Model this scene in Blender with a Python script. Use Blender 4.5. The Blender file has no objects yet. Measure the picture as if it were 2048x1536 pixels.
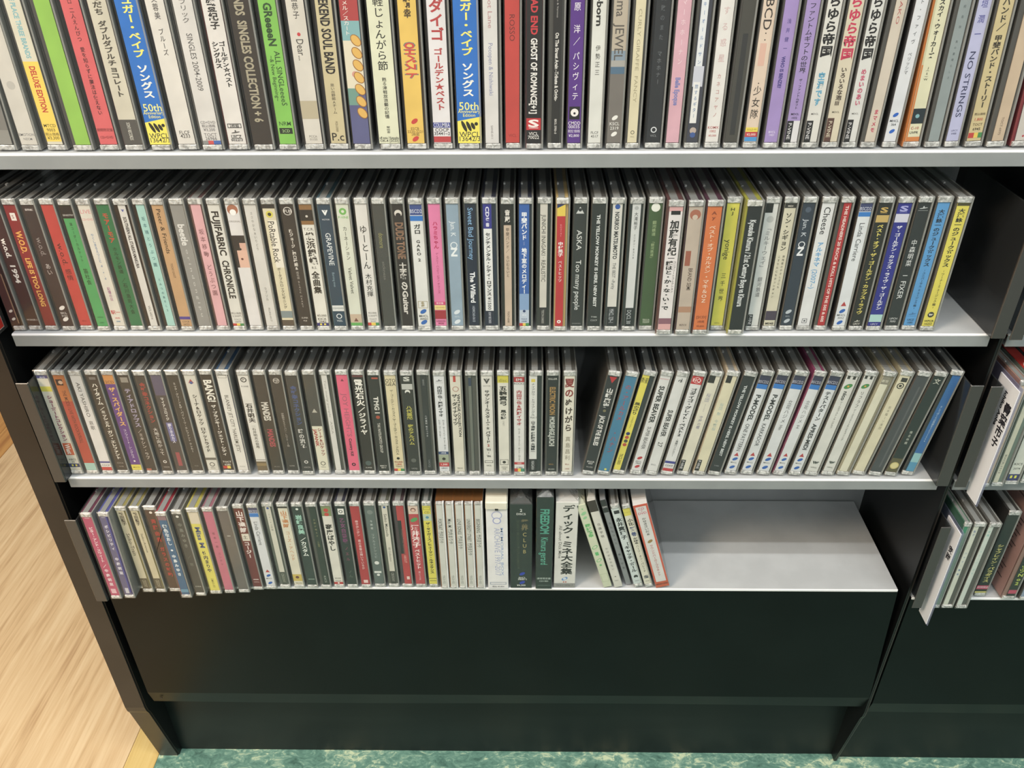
import bpy, math, random
import numpy as np
from mathutils import Matrix, Vector
random.seed(7)
SC = bpy.context.scene
COL = SC.collection
MM = 0.001
# ------------------------------------------------------------------ camera
F_PX, PITCH, ROLL, YAW = 1651.165, 0.57745, -0.00932, -0.01904
CAM = np.array([0.0, -639.392, 363.847])          # millimetres; z = 0 is the second shelf's top, y = 0 the shelf fronts
_cy, _sy = math.cos(YAW), math.sin(YAW)
_f = np.array([_sy*math.cos(PITCH), _cy*math.cos(PITCH), -math.sin(PITCH)])
_r0 = np.array([_cy, -_sy, 0.0]); _u0 = np.cross(_r0, _f)
_r = math.cos(ROLL)*_r0 + math.sin(ROLL)*_u0
_u = -math.sin(ROLL)*_r0 + math.cos(ROLL)*_u0
cd_ = bpy.data.cameras.new('camera'); cam = bpy.data.objects.new('camera', cd_); COL.objects.link(cam)
cam.matrix_world = Matrix(((_r[0], _u[0], -_f[0], CAM[0]*MM), (_r[1], _u[1], -_f[1], CAM[1]*MM), (_r[2], _u[2], -_f[2], CAM[2]*MM), (0, 0, 0, 1)))
cd_.sensor_width = 36.0; cd_.sensor_fit = 'HORIZONTAL'; cd_.lens = F_PX/2048*36.0
cd_.clip_start = 0.01
SC.camera = cam
# ------------------------------------------------------------------ light
W_ = bpy.data.worlds.new('shop'); SC.world = W_; W_.use_nodes = True
W_.node_tree.nodes['Background'].inputs[0].default_value = (0.80, 0.86, 0.90, 1)
W_.node_tree.nodes['Background'].inputs[1].default_value = 0.33
def area(name, loc, sx, sy, power, col, target=None):
    l = bpy.data.lights.new(name, 'AREA'); l.shape = 'RECTANGLE'; l.size = sx; l.size_y = sy
    l.energy = power; l.color = col
    o = bpy.data.objects.new(name, l); COL.objects.link(o); o.location = loc
    if target is not None:
        o.rotation_euler = (Vector(target)-Vector(loc)).to_track_quat('-Z', 'Y').to_euler()
    return o
area('ceiling_tube', (0.1, -0.80, 1.92), 3.6, 0.05, 30, (0.99, 1.0, 0.97))
area('ceiling_tube', (0.1, -1.07, 1.92), 3.6, 0.05, 30, (0.99, 1.0, 0.97))
area('ceiling_tube', (0.3, -2.9, 1.92), 4.5, 0.25, 44, (0.99, 1.0, 0.97), (0.1, 0, -0.2))  # added fill row, aimed low to brighten the front faces
area('warm_spot', (-1.5, -1.3, 1.75), 0.6, 0.6, 47, (1.0, 0.80, 0.60), (-0.7, 0.0, -0.4))
SC.view_settings.view_transform = 'Standard'; SC.view_settings.look = 'None'
SC.view_settings.exposure = 0.0; SC.view_settings.gamma = 1.0
SC.view_settings.use_curve_mapping = False
SC.render.engine = 'CYCLES'
SC.cycles.transparent_max_bounces = 16; SC.cycles.max_bounces = 6

# ------------------------------------------------------------------ helpers
def x_at(px, z, y):
    """world x (mm) of the photo column px at height z and depth y"""
    A = (px-1024.0)/F_PX
    k = (y-CAM[1])*_r[1] + (z-CAM[2])*_r[2]
    m = (y-CAM[1])*_f[1] + (z-CAM[2])*_f[2]
    return (A*m - k)/(_r[0] - A*_f[0])
def lin(c):
    return tuple((v/12.92 if v <= .04045 else ((v+.055)/1.055)**2.4) for v in c)
def hexc(h):
    h = h.lstrip('#'); return lin(tuple(int(h[i:i+2], 16)/255 for i in (0, 2, 4)))
_mats = {}
def principled(name, col, rough=.5, spec=.5, metal=0, coat=0):
    m = bpy.data.materials.new(name); m.use_nodes = True
    b = m.node_tree.nodes['Principled BSDF']
    b.inputs['Base Color'].default_value = (*col, 1); b.inputs['Roughness'].default_value = rough
    b.inputs['Specular IOR Level'].default_value = spec; b.inputs['Metallic'].default_value = metal
    b.inputs['Coat Weight'].default_value = coat
    return m
def soft(h):
    c = hexc(h); l = .2126*c[0]+.7152*c[1]+.0722*c[2]
    return tuple((v*.88+l*.12)*.94+.004 for v in c)
def ink(h):
    if ('i', h) not in _mats: _mats['i', h] = principled('print_'+h[1:], soft(h), .55, .25)
    return _mats['i', h]
def paper(h):
    """printed card: faint fibre and fade variation"""
    if ('p', h) in _mats: return _mats['p', h]
    m = principled('card_'+h[1:], soft(h), .5, .3); nt = m.node_tree; N = nt.nodes; b = N['Principled BSDF']
    tc = N.new('ShaderNodeTexCoord'); n = N.new('ShaderNodeTexNoise'); n.inputs['Scale'].default_value = 45; n.inputs['Detail'].default_value = 3
    r = N.new('ShaderNodeMapRange'); r.inputs[1].default_value = .3; r.inputs[2].default_value = .7; r.inputs[3].default_value = .9; r.inputs[4].default_value = 1.06
    mx = N.new('ShaderNodeMix'); mx.data_type = 'RGBA'; mx.blend_type = 'MULTIPLY'; mx.inputs[0].default_value = 1
    nt.links.new(tc.outputs['Object'], n.inputs['Vector']); nt.links.new(n.outputs[0], r.inputs[0])
    mx.inputs[6].default_value = (*soft(h), 1); nt.links.new(r.outputs[0], mx.inputs[7]); nt.links.new(mx.outputs[2], b.inputs['Base Color'])
    _mats['p', h] = m; return m
def clear(name, tint, haze, hazecol, rough, bump=0, bscale=300, spec=1.0):
    """clear or smoky plastic: see-through with a little haze and a glossy skin"""
    m = bpy.data.materials.new(name); m.use_nodes = True; nt = m.node_tree; N = nt.nodes; N.clear()
    out = N.new('ShaderNodeOutputMaterial'); tr = N.new('ShaderNodeBsdfTransparent'); tr.inputs[0].default_value = (*tint, 1)
    df = N.new('ShaderNodeBsdfDiffuse'); df.inputs[0].default_value = (*hazecol, 1)
    gl = N.new('ShaderNodeBsdfGlossy'); gl.inputs['Roughness'].default_value = rough
    a = N.new('ShaderNodeMixShader'); a.inputs[0].default_value = haze
    b = N.new('ShaderNodeMixShader'); fr = N.new('ShaderNodeFresnel'); fr.inputs[0].default_value = 1.5
    mul = N.new('ShaderNodeMath'); mul.operation = 'MULTIPLY'; mul.inputs[1].default_value = spec
    nt.links.new(tr.outputs[0], a.inputs[1]); nt.links.new(df.outputs[0], a.inputs[2])
    ge = N.new('ShaderNodeNewGeometry'); inv = N.new('ShaderNodeMath'); inv.operation = 'SUBTRACT'; inv.inputs[0].default_value = 1
    m2 = N.new('ShaderNodeMath'); m2.operation = 'MULTIPLY'
    nt.links.new(ge.outputs['Backfacing'], inv.inputs[1]); nt.links.new(fr.outputs[0], mul.inputs[0])
    nt.links.new(mul.outputs[0], m2.inputs[0]); nt.links.new(inv.outputs[0], m2.inputs[1]); nt.links.new(m2.outputs[0], b.inputs[0])
    nt.links.new(a.outputs[0], b.inputs[1]); nt.links.new(gl.outputs[0], b.inputs[2]); nt.links.new(b.outputs[0], out.inputs[0])
    if bump:
        tc = N.new('ShaderNodeNewGeometry'); n = N.new('ShaderNodeTexNoise'); n.inputs['Scale'].default_value = bscale; n.inputs['Detail'].default_value = 2
        bp = N.new('ShaderNodeBump'); bp.inputs['Strength'].default_value = bump; bp.inputs['Distance'].default_value = .001
        nt.links.new(tc.outputs['Position'], n.inputs['Vector']); nt.links.new(n.outputs[0], bp.inputs['Height'])
        for s in (gl, df): nt.links.new(bp.outputs[0], s.inputs['Normal'])
        nt.links.new(bp.outputs[0], fr.inputs['Normal'])
    return m
M = {}
M['case'] = clear('clear_case', (.975, .98, .98), .03, (.62, .62, .60), .12, .08, 90)
M['cap'] = clear('clear_cap', (.85, .85, .85), .7, (.78, .78, .75), .18, .9, 420, 1.6)
M['lid'] = clear('lid_edge', (.8, .8, .79), .45, (.50, .50, .47), .15, .1, 100)
_n = M['cap'].node_tree; _d = [n for n in _n.nodes if n.type == 'BSDF_DIFFUSE'][0]      # crumpled film ends: fold highlights put into the colour as light and dark noise
_g = _n.nodes.new('ShaderNodeNewGeometry'); _o = _n.nodes.new('ShaderNodeTexNoise'); _o.inputs['Scale'].default_value = 210; _o.inputs['Detail'].default_value = 3; _o.inputs['Distortion'].default_value = 1.5
_c = _n.nodes.new('ShaderNodeValToRGB'); _c.color_ramp.elements[0].position = .38; _c.color_ramp.elements[1].position = .6
_c.color_ramp.elements[0].color = (.42, .42, .40, 1); _c.color_ramp.elements[1].color = (.88, .88, .85, 1)
_n.links.new(_g.outputs['Position'], _o.inputs['Vector']); _n.links.new(_o.outputs[0], _c.inputs[0]); _n.links.new(_c.outputs[0], _d.inputs[0])
M['wrap'] = clear('shrink_wrap', (.985, .985, .985), .02, (.7, .7, .7), .08, .8, 120, 1.4)
M['fold'] = clear('wrap_crease', (.96, .96, .96), .08, (.8, .8, .8), .14, 1.2, 300, 3.0)
M['smoke'] = clear('smoke_plastic', (.36, .38, .39), .35, (.055, .058, .06), .18, .1, 60, 1.3)
M['sleeve'] = clear('clear_sleeve', (.80, .82, .93), .15, (.55, .57, .75), .1, .2, 60, 1.2)
M['tray_k'] = principled('black_tray', (.03, .029, .029), .3)
M['tray_rib'] = principled('tray_rib', (.24, .245, .24), .3)
M['amber'] = principled('amber_tray', hexc('#8a4a12'), .3)
def noise_mat(name, c1, c2, scale, rough, bump=0, detail=4, spec=.5, stretch=None, lo=.4, hi=.6):
    m = principled(name, c1, rough, spec); nt = m.node_tree; N = nt.nodes; b = N['Principled BSDF']
    tc = N.new('ShaderNodeNewGeometry'); mp = N.new('ShaderNodeMapping'); n = N.new('ShaderNodeTexNoise')
    n.inputs['Scale'].default_value = scale; n.inputs['Detail'].default_value = detail
    if stretch: mp.inputs['Scale'].default_value = stretch
    r = N.new('ShaderNodeValToRGB'); r.color_ramp.elements[0].position = lo; r.color_ramp.elements[1].position = hi
    r.color_ramp.elements[0].color = (*c1, 1); r.color_ramp.elements[1].color = (*c2, 1)
    nt.links.new(tc.outputs['Position'], mp.inputs[0]); nt.links.new(mp.outputs[0], n.inputs['Vector'])
    nt.links.new(n.outputs[0], r.inputs[0]); nt.links.new(r.outputs[0], b.inputs['Base Color'])
    if bump:
        bp = N.new('ShaderNodeBump'); bp.inputs['Strength'].default_value = bump; bp.inputs['Distance'].default_value = .0005
        nt.links.new(n.outputs[0], bp.inputs['Height']); nt.links.new(bp.outputs[0], b.inputs['Normal'])
    return m
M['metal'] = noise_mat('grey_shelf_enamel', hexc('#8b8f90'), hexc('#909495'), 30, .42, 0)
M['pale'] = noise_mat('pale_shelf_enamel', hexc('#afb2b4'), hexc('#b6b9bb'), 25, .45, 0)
M['edge'] = principled('edge_highlight', hexc('#e9eaea'), .3, .6)  # highlight along the shelf's rounded front edge, put into the base colour
M['black'] = noise_mat('black_enamel', hexc('#24211f'), hexc('#2b2724'), 14, .38, .25, 5)
M['panel'] = noise_mat('black_panel_sheet', hexc('#070d0c'), hexc('#0a1110'), 9, .36, .12, 6, .2)
M['kick'] = noise_mat('scuffed_black_sheet', hexc('#101716'), hexc('#1c2422'), 5, .42, .12, 8, .3, (1, 1, 2.5), .35, .75)
M['inner'] = noise_mat('black_inner_sheet', hexc('#0d0e0f'), hexc('#111213'), 10, .4, .1)

def mesh_from(name, verts, faces, mats=(), midx=None):
    me = bpy.data.meshes.new(name); me.from_pydata(verts, [], faces)
    for m in mats: me.materials.append(m)
    if midx is not None: me.polygons.foreach_set('material_index', midx)
    me.update(); return me
class MB:
    """collects boxes and polygons (millimetres) into one mesh"""
    def __init__(s): s.v = []; s.f = []; s.m = []; s.mats = []
    def mi(s, m):
        if m not in s.mats: s.mats.append(m)
        return s.mats.index(m)
    def box(s, x0, x1, y0, y1, z0, z1, mat, c=0):
        i = len(s.v); k = s.mi(mat)
        if c <= 0:
            s.v += [(x*MM, y*MM, z*MM) for z in (z0, z1) for y in (y0, y1) for x in (x0, x1)]
            fs = [(0, 2, 3, 1), (4, 5, 7, 6), (0, 1, 5, 4), (2, 6, 7, 3), (0, 4, 6, 2), (1, 3, 7, 5)]
            s.f += [tuple(i+a for a in f) for f in fs]; s.m += [k]*6; return s
        # chamfered box: each corner cut into three vertices
        vs = {}; P = ((x0, x1), (y0, y1), (z0, z1))
        for sx in (0, 1):
            for sy in (0, 1):
                for sz in (0, 1):
                    base = [P[0][sx], P[1][sy], P[2][sz]]; sg = (1-2*sx, 1-2*sy, 1-2*sz)
                    for ax in range(3):
                        q = [base[j] + (0 if j == ax else sg[j]*c) for j in range(3)]
                        vs[sx, sy, sz, ax] = len(s.v); s.v.append(tuple(t*MM for t in q))
        F = []
        def c4(l): F.append(tuple(l))
        for ax in range(3):
            o = [a for a in range(3) if a != ax]
            for sd in (0, 1):
                q = []
                for a, b in ((0, 0), (1, 0), (1, 1), (0, 1)):
                    t = [0, 0, 0]; t[ax] = sd; t[o[0]] = a; t[o[1]] = b; q.append(vs[(*t, ax)])
                c4(q)
            for a in (0, 1):
                for b in (0, 1):
                    t0 = [0, 0, 0]; t1 = [0, 0, 0]; t0[o[0]] = t1[o[0]] = a; t0[o[1]] = t1[o[1]] = b; t1[ax] = 1
                    c4([vs[(*t0, o[0])], vs[(*t1, o[0])], vs[(*t1, o[1])], vs[(*t0, o[1])]])
        for sx in (0, 1):
            for sy in (0, 1):
                for sz in (0, 1): c4([vs[sx, sy, sz, 0], vs[sx, sy, sz, 1], vs[sx, sy, sz, 2]])
        s.f += F; s.m += [k]*len(F); return s
    def poly(s, pts, mat):
        i = len(s.v); s.v += [(a*MM, b*MM, c*MM) for a, b, c in pts]; s.f.append(tuple(range(i, i+len(pts)))); s.m.append(s.mi(mat)); return s
    def prism(s, prof, x0, x1, mat):
        """profile in (y, z) extruded along x"""
        n = len(prof); i = len(s.v); k = s.mi(mat)
        s.v += [(x0*MM, y*MM, z*MM) for y, z in prof] + [(x1*MM, y*MM, z*MM) for y, z in prof]
        s.f += [tuple(i+j for j in range(n)), tuple(i+n+j for j in reversed(range(n)))]
        s.f += [(i+j, i+n+j, i+n+(j+1) % n, i+(j+1) % n) for j in range(n)]; s.m += [k]*(n+2); return s
    def ring(s, cx, cy, z0, z1, r0, r1, mat, n=14):
        i = len(s.v); k = s.mi(mat)
        for zz in (z0, z1):
            for rr in (r0, r1):
                s.v += [((cx+rr*math.cos(2*math.pi*j/n))*MM, (cy+rr*math.sin(2*math.pi*j/n))*MM, zz*MM) for j in range(n)]
        for j in range(n):
            q = (j+1) % n
            for a, b in ((2, 3), (3, 1), (0, 2)):
                s.f.append((i+a*n+j, i+a*n+q, i+b*n+q, i+b*n+j)); s.m.append(k)
        return s
    def mesh(s, name): 
        me = mesh_from(name, s.v, s.f, s.mats, s.m)
        import bmesh
        b = bmesh.new(); b.from_mesh(me); bmesh.ops.recalc_face_normals(b, faces=b.faces); b.to_mesh(me); b.free(); return me
    def obj(s, name, parent=None, **kw): return link(name, s.mesh(name), parent, **kw)
def link(name, data, parent=None, label=None, cat=None, group=None, kind=None):
    o = bpy.data.objects.new(name, data); COL.objects.link(o)
    if parent is not None: o.parent = parent
    for k, v in (('label', label), ('category', cat), ('group', group), ('kind', kind)):
        if v: o[k] = v
    return o
# every disc: left edge of its spine at the foot and at the head (photo px) | spine colour | inner colour | card from,to |
# how it looks | print: J/K vertical text, L/M turned text, H level text, B band, O/C/T marks, W S P E emblems
ROW1 = '''
-10,-105|#7d7a74|g|.1,.8|smoky grey spine at the left end|B .9 1 #8f8d86
42,-50|#cfcac0|g|.12,.85|bare off-white spine with a round smudge|C .6 .5 #b9b5ad;H .93 .16 #777777 EMOTION;H .96 .13 #777777 NZCM
92,2|#d9d3bd|g|.15,.8|cream spine under a yellow deluxe sticker|M .02 .43 .3 #7fb5bd THE PLACE THREE BRANDS;B .45 .98 #f0cf43 0 1;M@.5 .48 .78 .36 #c4372c DELUXE EDITION;H .87 .2 #5a4a20 MTCD;H .9 .2 #5a4a20 9003;H .93 .16 #5a4a20 税込価格;H .955 .2 #5a4a20 ¥3,300
145,55|#8fc33c|g|.22,.85|plain lime green spine without lettering|
197,110|#de5f62|k|.14,.84|coral pink spine with small black title|J 0 .33 .24 #4c2326 カノロ 二人えんぴつ;J .36 .8 .24 #4c2326 愛を知らずに魔法は使えない;H .9 .13 #a04042 期間限定盤;H .95 .13 #a04042 CD+DVD
248,168|#cfc8b4|#4a2c2c|.1,.85|beige spine and grey foot band|K 0 .17 .6 #4c463c ともだち;K .2 .68 .6 #4c463c ダブルダブルチョコレート;B .83 1 #55514c;L .85 .97 .2 #d8d4c8 SONY RECORDS
301,221|#1472cf|k|.06,.98|blue and yellow spine, left of the matching two|K 0 .43 .5 #f2e85c シュガー・ベイブ;K .47 .69 .5 #f5f3ea ソングス;H .75 .32 #f4ec7e 50th;H .785 .13 #f4ec7e Anniversary;H .81 .13 #f4ec7e Edition;B .85 1 #f3e43f;Z .82 .85 #f3e43f;W .885 .5 #2b2718;H .94 .22 #4a4630 WPCL;H .97 .2 #4a4630 13642/3
354,277|#ddd8d0|k|.12,.85|off-white spine with thin black title|J 0 .2 .3 #4a4644 蓮芙蓉美;J .25 .42 .28 #4a4644 ブルーズ;H .92 .2 #55504c FLCF;H .945 .2 #55504c 4233
403,333|#d8d4d0|g|.14,.86|white spine, thin title, blue and red foot mark|J 0 .22 .4 #6a6664 ファブリック;L .28 .64 .3 #6a6664 SINGLES 2004-2009;H .85 .14 #777272 CD+DVD;H .875 .13 #777272 税込価格;H .9 .16 #777272 ¥3,200;H .935 .18 #777272 TOCT;H .96 .18 #777272 26966;B .975 1 #3f66b2 .6 1;B .975 1 #d04b48 .3 .6;B .975 1 #8a8a88 0 .3
455,393|#e0dbd6|#4a2420|.12,.85|white spine with bold black two-column title|K 0 .26 .42 #2e2a29 加藤登紀子;K@.68 .33 .62 .3 #2e2a29 ゴールデン☆ベスト;K@.3 .33 .5 .3 #2e2a29 シングルス;H .875 .15 #2b2826 2枚組;F .86 .89 #555250;E .92 .3 #55504c;H .95 .18 #3b3836 UICZ;H .97 .17 #3b3836 6022/3
506,448|#3a322b|k|.08,.9|dark brown spine with tall beige Latin title|M 0 .85 .42 #a89f86 BANDS  SINGLES COLLECTION + 6
556,509|#7cc242|k|.14,.86|apple green spine with black Latin title|M .1 .36 .45 #2c4a22 GReeeeN;L@.66 .39 .74 .32 #2c4a22 ALL SINGLeeeeS;L@.3 .42 .71 .22 #2c4a22 ~& New Beginning~;H .86 .24 #2f5520 NRM;B .89 .93 #26311f .1 .9;H .91 .17 #a5cc80 2CD
607,561|#d5cfc4|k|.14,.84|off-white spine with brown tape patch|J 0 .2 .34 #3a3634 深田恭子;C .29 .2 #cc3a40;L .32 .45 .4 #55504c Dear...;B .71 .83 #b9ad90;H .95 .13 #8a857c PCCA;H .97 .13 #8a857c 01155
656,625|#cbbd92|k|.16,.8|tan spine with black display title|M 0 .54 .55 #2a2420 WEEKEND SOUL BAND;J .6 .8 .24 #4a4030 思い出野郎Aチーム;L .85 .92 .14 #7a6d4c PCD-27050;H .955 .5 #2a2420 P.c
706,680|#5d5f8e|#2a2230|.05,.85|picture spine with a yellow plait and pale face|B 0 .21 #b23c3c;B .21 .33 #7db0b4;B .33 .63 #e0d6bc;C .54 .35 #d99a8a;B .63 .74 #6d9a8c 0 .6;J@.3 0 .3 .3 #f0e8e0 キャラメル／スカート;R .29 .83 #e2b14a
757,730|#dfe0c2|k|.06,.86|pale cream spine with brush-style black title|J 0 .52 .46 #23211c 津軽じょんがら節;J .56 .83 .2 #3a382e 甦る津軽放浪藝の記憶;J .88 .93 .2 #5a584a 琴田舎;H .96 .12 #4a483c off note / Katyusha;H .98 .12 #4a483c OK-4 [2CD]
811,790|#ebc24c|#3a2c1a|.1,.8|amber spine with red logo and red ovals|K .02 .2 .32 #4a3820 豊靖幸;M .34 .57 .62 #7b7f74 OHベスト;M .345 .565 .5 #d8423a OHベスト;O .85 .3 #cf3b34;H .9 .15 #8a6a28 ESCB;H .92 .15 #8a6a28 2220-2221;H .94 .13 #8a6a28 2枚組;O .97 .3 #cf3b34
863,846|#e3dfe2|k|.12,.82|white spine with red title and blue maker band|K 0 .34 .62 #b83a3c ゴダイゴ;K .38 .78 .42 #b83a3c ゴールデン★ベスト;B .86 .895 #3a4096;H .877 .24 #dfe0ee COLUMBIA;H .91 .2 #3f3b3e COCP;H .935 .18 #3f3b3e 35441~2;B .955 .995 #c03c40
914,902|#1271cf|k|.06,.98|blue and yellow spine, right of the matching two|K 0 .43 .5 #f2e85c シュガー・ベイブ;K .47 .69 .5 #f5f3ea ソングス;H .75 .32 #f4ec7e 50th;H .785 .13 #f4ec7e Anniversary;H .81 .13 #f4ec7e Edition;B .85 1 #f3e43f;Z .82 .85 #f3e43f;W .885 .5 #2b2718;H .94 .22 #4a4630 WPCL;H .97 .2 #4a4630 13642/3
968,962|#d9d6d4|g|.1,.78|white spine with thin lilac typewriter title|L 0 .26 .3 #b8898c Depot Lane;L .35 .68 .3 #8f93b4 Pocopen & Nishiwaki;L .88 .97 .16 #8a8786 SANE-011
1008.8,1007.6|#c73d35|k|.08,.84|red spine with faint dark serif title|L .18 .34 .36 #7a2a26 ROSSO;H .95 .2 #99302b VICL
1048.8,1050|#191617|#5a1c22|.1,.84|black spine, white blackletter title and red foot mark|M .02 .3 .42 #cf2f38 DEAD END;M .32 .8 .4 #e8e4e0 GHOST OF ROMANCE[+1];B .83 .91 #c4242c;S .865 .6 #f2e8e4;H .935 .22 #e8e4e0 VICL;H .96 .22 #e8e4e0 70022
1092,1096|#22201f|g|.3,.75|black spine inside a clear case, white narrow title|L .02 .2 .2 #aaa6a2 Wonders & Various;M .29 .72 .4 #dcd8d2 On The Street Again -Tribute & Origin-;M .84 .94 .24 #cfcac4 ESCL 5702~3
1130.7,1137|#5a2d8c|g|.1,.84|violet spine with white spaced title|J .1 .17 .46 #e9e2ef 原;J .23 .38 .46 #e9e2ef 洋／;J .4 .72 .46 #e9e2ef パシヴィテ;B .755 .84 #1b1719 .1 .9;C .795 .6 #efeae6;C .8 .18 #1b1719;H .865 .24 #e8e0f0 CMDD;H .89 .24 #e8e0f0 00035;H .92 .18 #d6cce4 税抜価格;H .95 .2 #e8e0f0 ¥2,800
1170.5,1179|#dcdcd6|g|.14,.86|white spine, bold black half title on top|M 0 .25 .42 #2f2d2a Re-born;J .36 .56 .34 #4c4a45 伊勢正三;H .93 .2 #5a5853 FLCF;H .955 .2 #5a5853 4517
1208,1221.5|#77716b|g|.14,.88|tan-to-grey photo spine with two white ovals|B 0 .4 #b8ab98;B .4 .46 #8497a8;B .46 .5 #a8a59f;B .5 .545 #4f6f8a;L 0 .46 .6 #5c5650 ayama  JEWEL;O .83 .34 #eceae4;H .87 .22 #eceae4 KSCL;H .9 .22 #eceae4 2319;O .94 .34 #eceae4
1247,1264|#ddd2ae|g|.2,.75|straw yellow spine with faint thin Latin title|L .15 .73 .34 #a89e7e CURLY GIRAFFE  FANCY;C .93 .42 #4a463c;C .93 .3 #d8cda8;H .96 .15 #7a7258 VICL
1285.7,1304|#24272b|#17181a|.16,.84|black spine with faint handwritten title|J .06 .35 .3 #5c6064 失敗のまた;J .4 .62 .3 #6a6e72 マホホナー;C .915 .45 #d8dade;C .915 .3 #24272b;H .955 .16 #8e9296 VICL
1326.6,1350|#dda9b8|g|.12,.84|baby pink spine with white streak title|J .02 .5 .34 #ecd0d8 ラマーホホーナン;M .57 .75 .36 #8083c0 Belle Epoque
1364.4,1393|#3b3d4a|g|.2,.8|photo spine crossed by white paper title strips|B 0 .52 #e0e2e6 .1 .7;J@.4 0 .5 .3 #5c82b8 ヤンキーオールドサン;B .5 .63 #c9cbd8 0 .9;B .6 .87 #e6e4e2 .1 .7;J@.4 .61 .84 .3 #4c74a8 旅するギター;C .92 .6 #b9a79c;C .95 .5 #3c5a9a
1405.4,1436|#e4e0dc|g|.12,.84|white spine with pale rose handwritten title|J .02 .5 .46 #d5b3b3 旅する惑星;J .54 .84 .3 #c98d8a カネコアヤノ;H .9 .2 #c4605c KOMX;H .925 .18 #c4605c 1002;H .955 .15 #c4605c ¥3,300
1443,1483|#44423b|g|.15,.9|smoky olive blank spine|B .3 .95 #2f3030 .3 .7
1481.8,1523|#e0c9b4|g|.14,.86|peach spine, calligraphic title, yellow-red-blue foot|L 0 .28 .6 #3a302a A BCD;C .3 .1 #3a302a;C .34 .1 #3a302a;B .36 .5 #dfb29e .2 .7;C .61 .1 #3a302a;J .62 .85 .6 #3a302a 少女隊;B .9 .93 #ecd531;H .915 .14 #7c6c20 SOLD-99;B .93 .965 #c2343a;H .948 .18 #f0e0dc ¥2,000;B .965 .995 #3b94d4
1521.6,1563.7|#a58ccb|g|.14,.86|lavender spine with indigo title near its middle|J .2 .42 .28 #3f3384 浅井健一;M .44 .64 .26 #3f3384 WHO IS BENZIE?;H .93 .16 #e5dcf2 BVCL;H .95 .16 #e5dcf2 1421
1560.4,1605.8|#a78fcb|g|.16,.84|lavender spine with a black and white foot|J .04 .55 .5 #2c2738 ザ・ファントムギフトの世界;J .58 .78 .24 #3d364c ザ・ファントムギフト;H .81 .16 #3d364c MDCL;H .835 .16 #3d364c 1032;B .855 1 #1b1a1d 0 .5;B .855 1 #dcd9dc .5 1;L@.25 .87 .98 .26 #dcd9dc P-VINE
1599,1650|#dcd9d2|g|.14,.84|white spine, fat black title and sky blue subtitle|K 0 .45 .72 #1e1b1a ゆらゆら帝国;K .54 .76 .4 #55a5c8 空洞です;H .81 .14 #777470 MDCL;B .855 1 #1b1a1b 0 .5;L@.25 .87 .98 .26 #dcd9dc P-VINE
1640,1694|#d8ccb2|g|.14,.84|cream spine, fat crimson title, brown foot|K 0 .47 .72 #cc2c54 ゆらゆら帝国;K .51 .76 .34 #4a3a30 いろいろな泡Ⅲ;H .8 .14 #777060 MDCL;B .84 1 #5a3a30 0 .5;L@.25 .86 .97 .26 #d8ccb2 P-VINE
1680,1738.7|#d9d8d4|g|.14,.84|white spine, fat black title and crimson subtitle|K 0 .47 .72 #1c1a1a ゆらゆら帝国;K .52 .76 .36 #c84a6e めまいのあい;H .81 .14 #777470 MDCL;B .85 1 #1b1a1b 0 .5;L@.25 .87 .98 .26 #dcd9dc P-VINE
1716.6,1786|#d3c6b5|g|.3,.85|beige spine with red squiggle near its foot|L 0 .25 .3 #b8605c MINAKO;K .78 .94 .36 #c43a58 まマメモ
1761,1828|#dcdde2|k|.14,.84|white spine with two bright blue ovals|J 0 .38 .3 #55565c アート・ファイヴ;J .42 .56 .3 #6a6b70 ペリッシマ;O .82 .36 #1560c4;H .86 .2 #3c3d44 MHCL;H .885 .2 #3c3d44 364;O .93 .36 #1560c4
1802,1868|#dedab6|#b86a28|.16,.84|cream spine, orange margin, dark photo foot|B 0 .5 #c8c49c 0 .12;B .5 1 #d07c30 0 .12;K 0 .46 .34 #3a3830 テン・スカイ・ウォーカーズ;J .51 .6 .26 #4c4a40 J(S)W;B .78 .88 #13262e .12 1;C .83 .3 #7ab0b8;B .97 1 #d07c30;H .91 .2 #b84630 C-10;H .94 .18 #3a3830 UVPR
1845,1914.7|#8f9a9b|g|.25,.8|dusty blue-grey spine with tiny title|J .12 .3 .22 #5c6668 桐島秋;J .34 .6 .2 #5c6668 鳥の素晴らしさ
1886,1958|#b9bade|g|.14,.86|pale lilac spine with navy serif title|J 0 .36 .5 #4c4c9a 稲垣潤一;L .42 .84 .42 #32365c NO STRINGS;H .93 .15 #55557c UPCY;H .95 .15 #55557c 6488
1925.8,1997.7|#cfbc88|g|.16,.84|khaki spine, black title, red-yellow-green foot|K 0 .3 .44 #3a3324 甲斐バンド／;K .32 .78 .44 #3a3324 甲斐バンド・ストーリー;H .82 .14 #6a5c38 税込価格;H .855 .2 #c85038 1,800;H .89 .18 #6a5c38 TOCT;H .92 .2 #3a3324 6945;B .945 .98 #c4382e 0 .4;B .945 .98 #e4c43c .4 .7;B .945 .98 #3c8a4a .7 1
1968,2045|#cbb295|g|.3,.8|sandy spine in a smoky case|L .84 .96 .2 #6a5846 TOCT-6975
2018.6,2096|#4a4644|#7a2630|.2,.85|grey case with a dark red edge|B .7 1 #c8c0b8;C .97 .15 #b83040
'''
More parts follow.
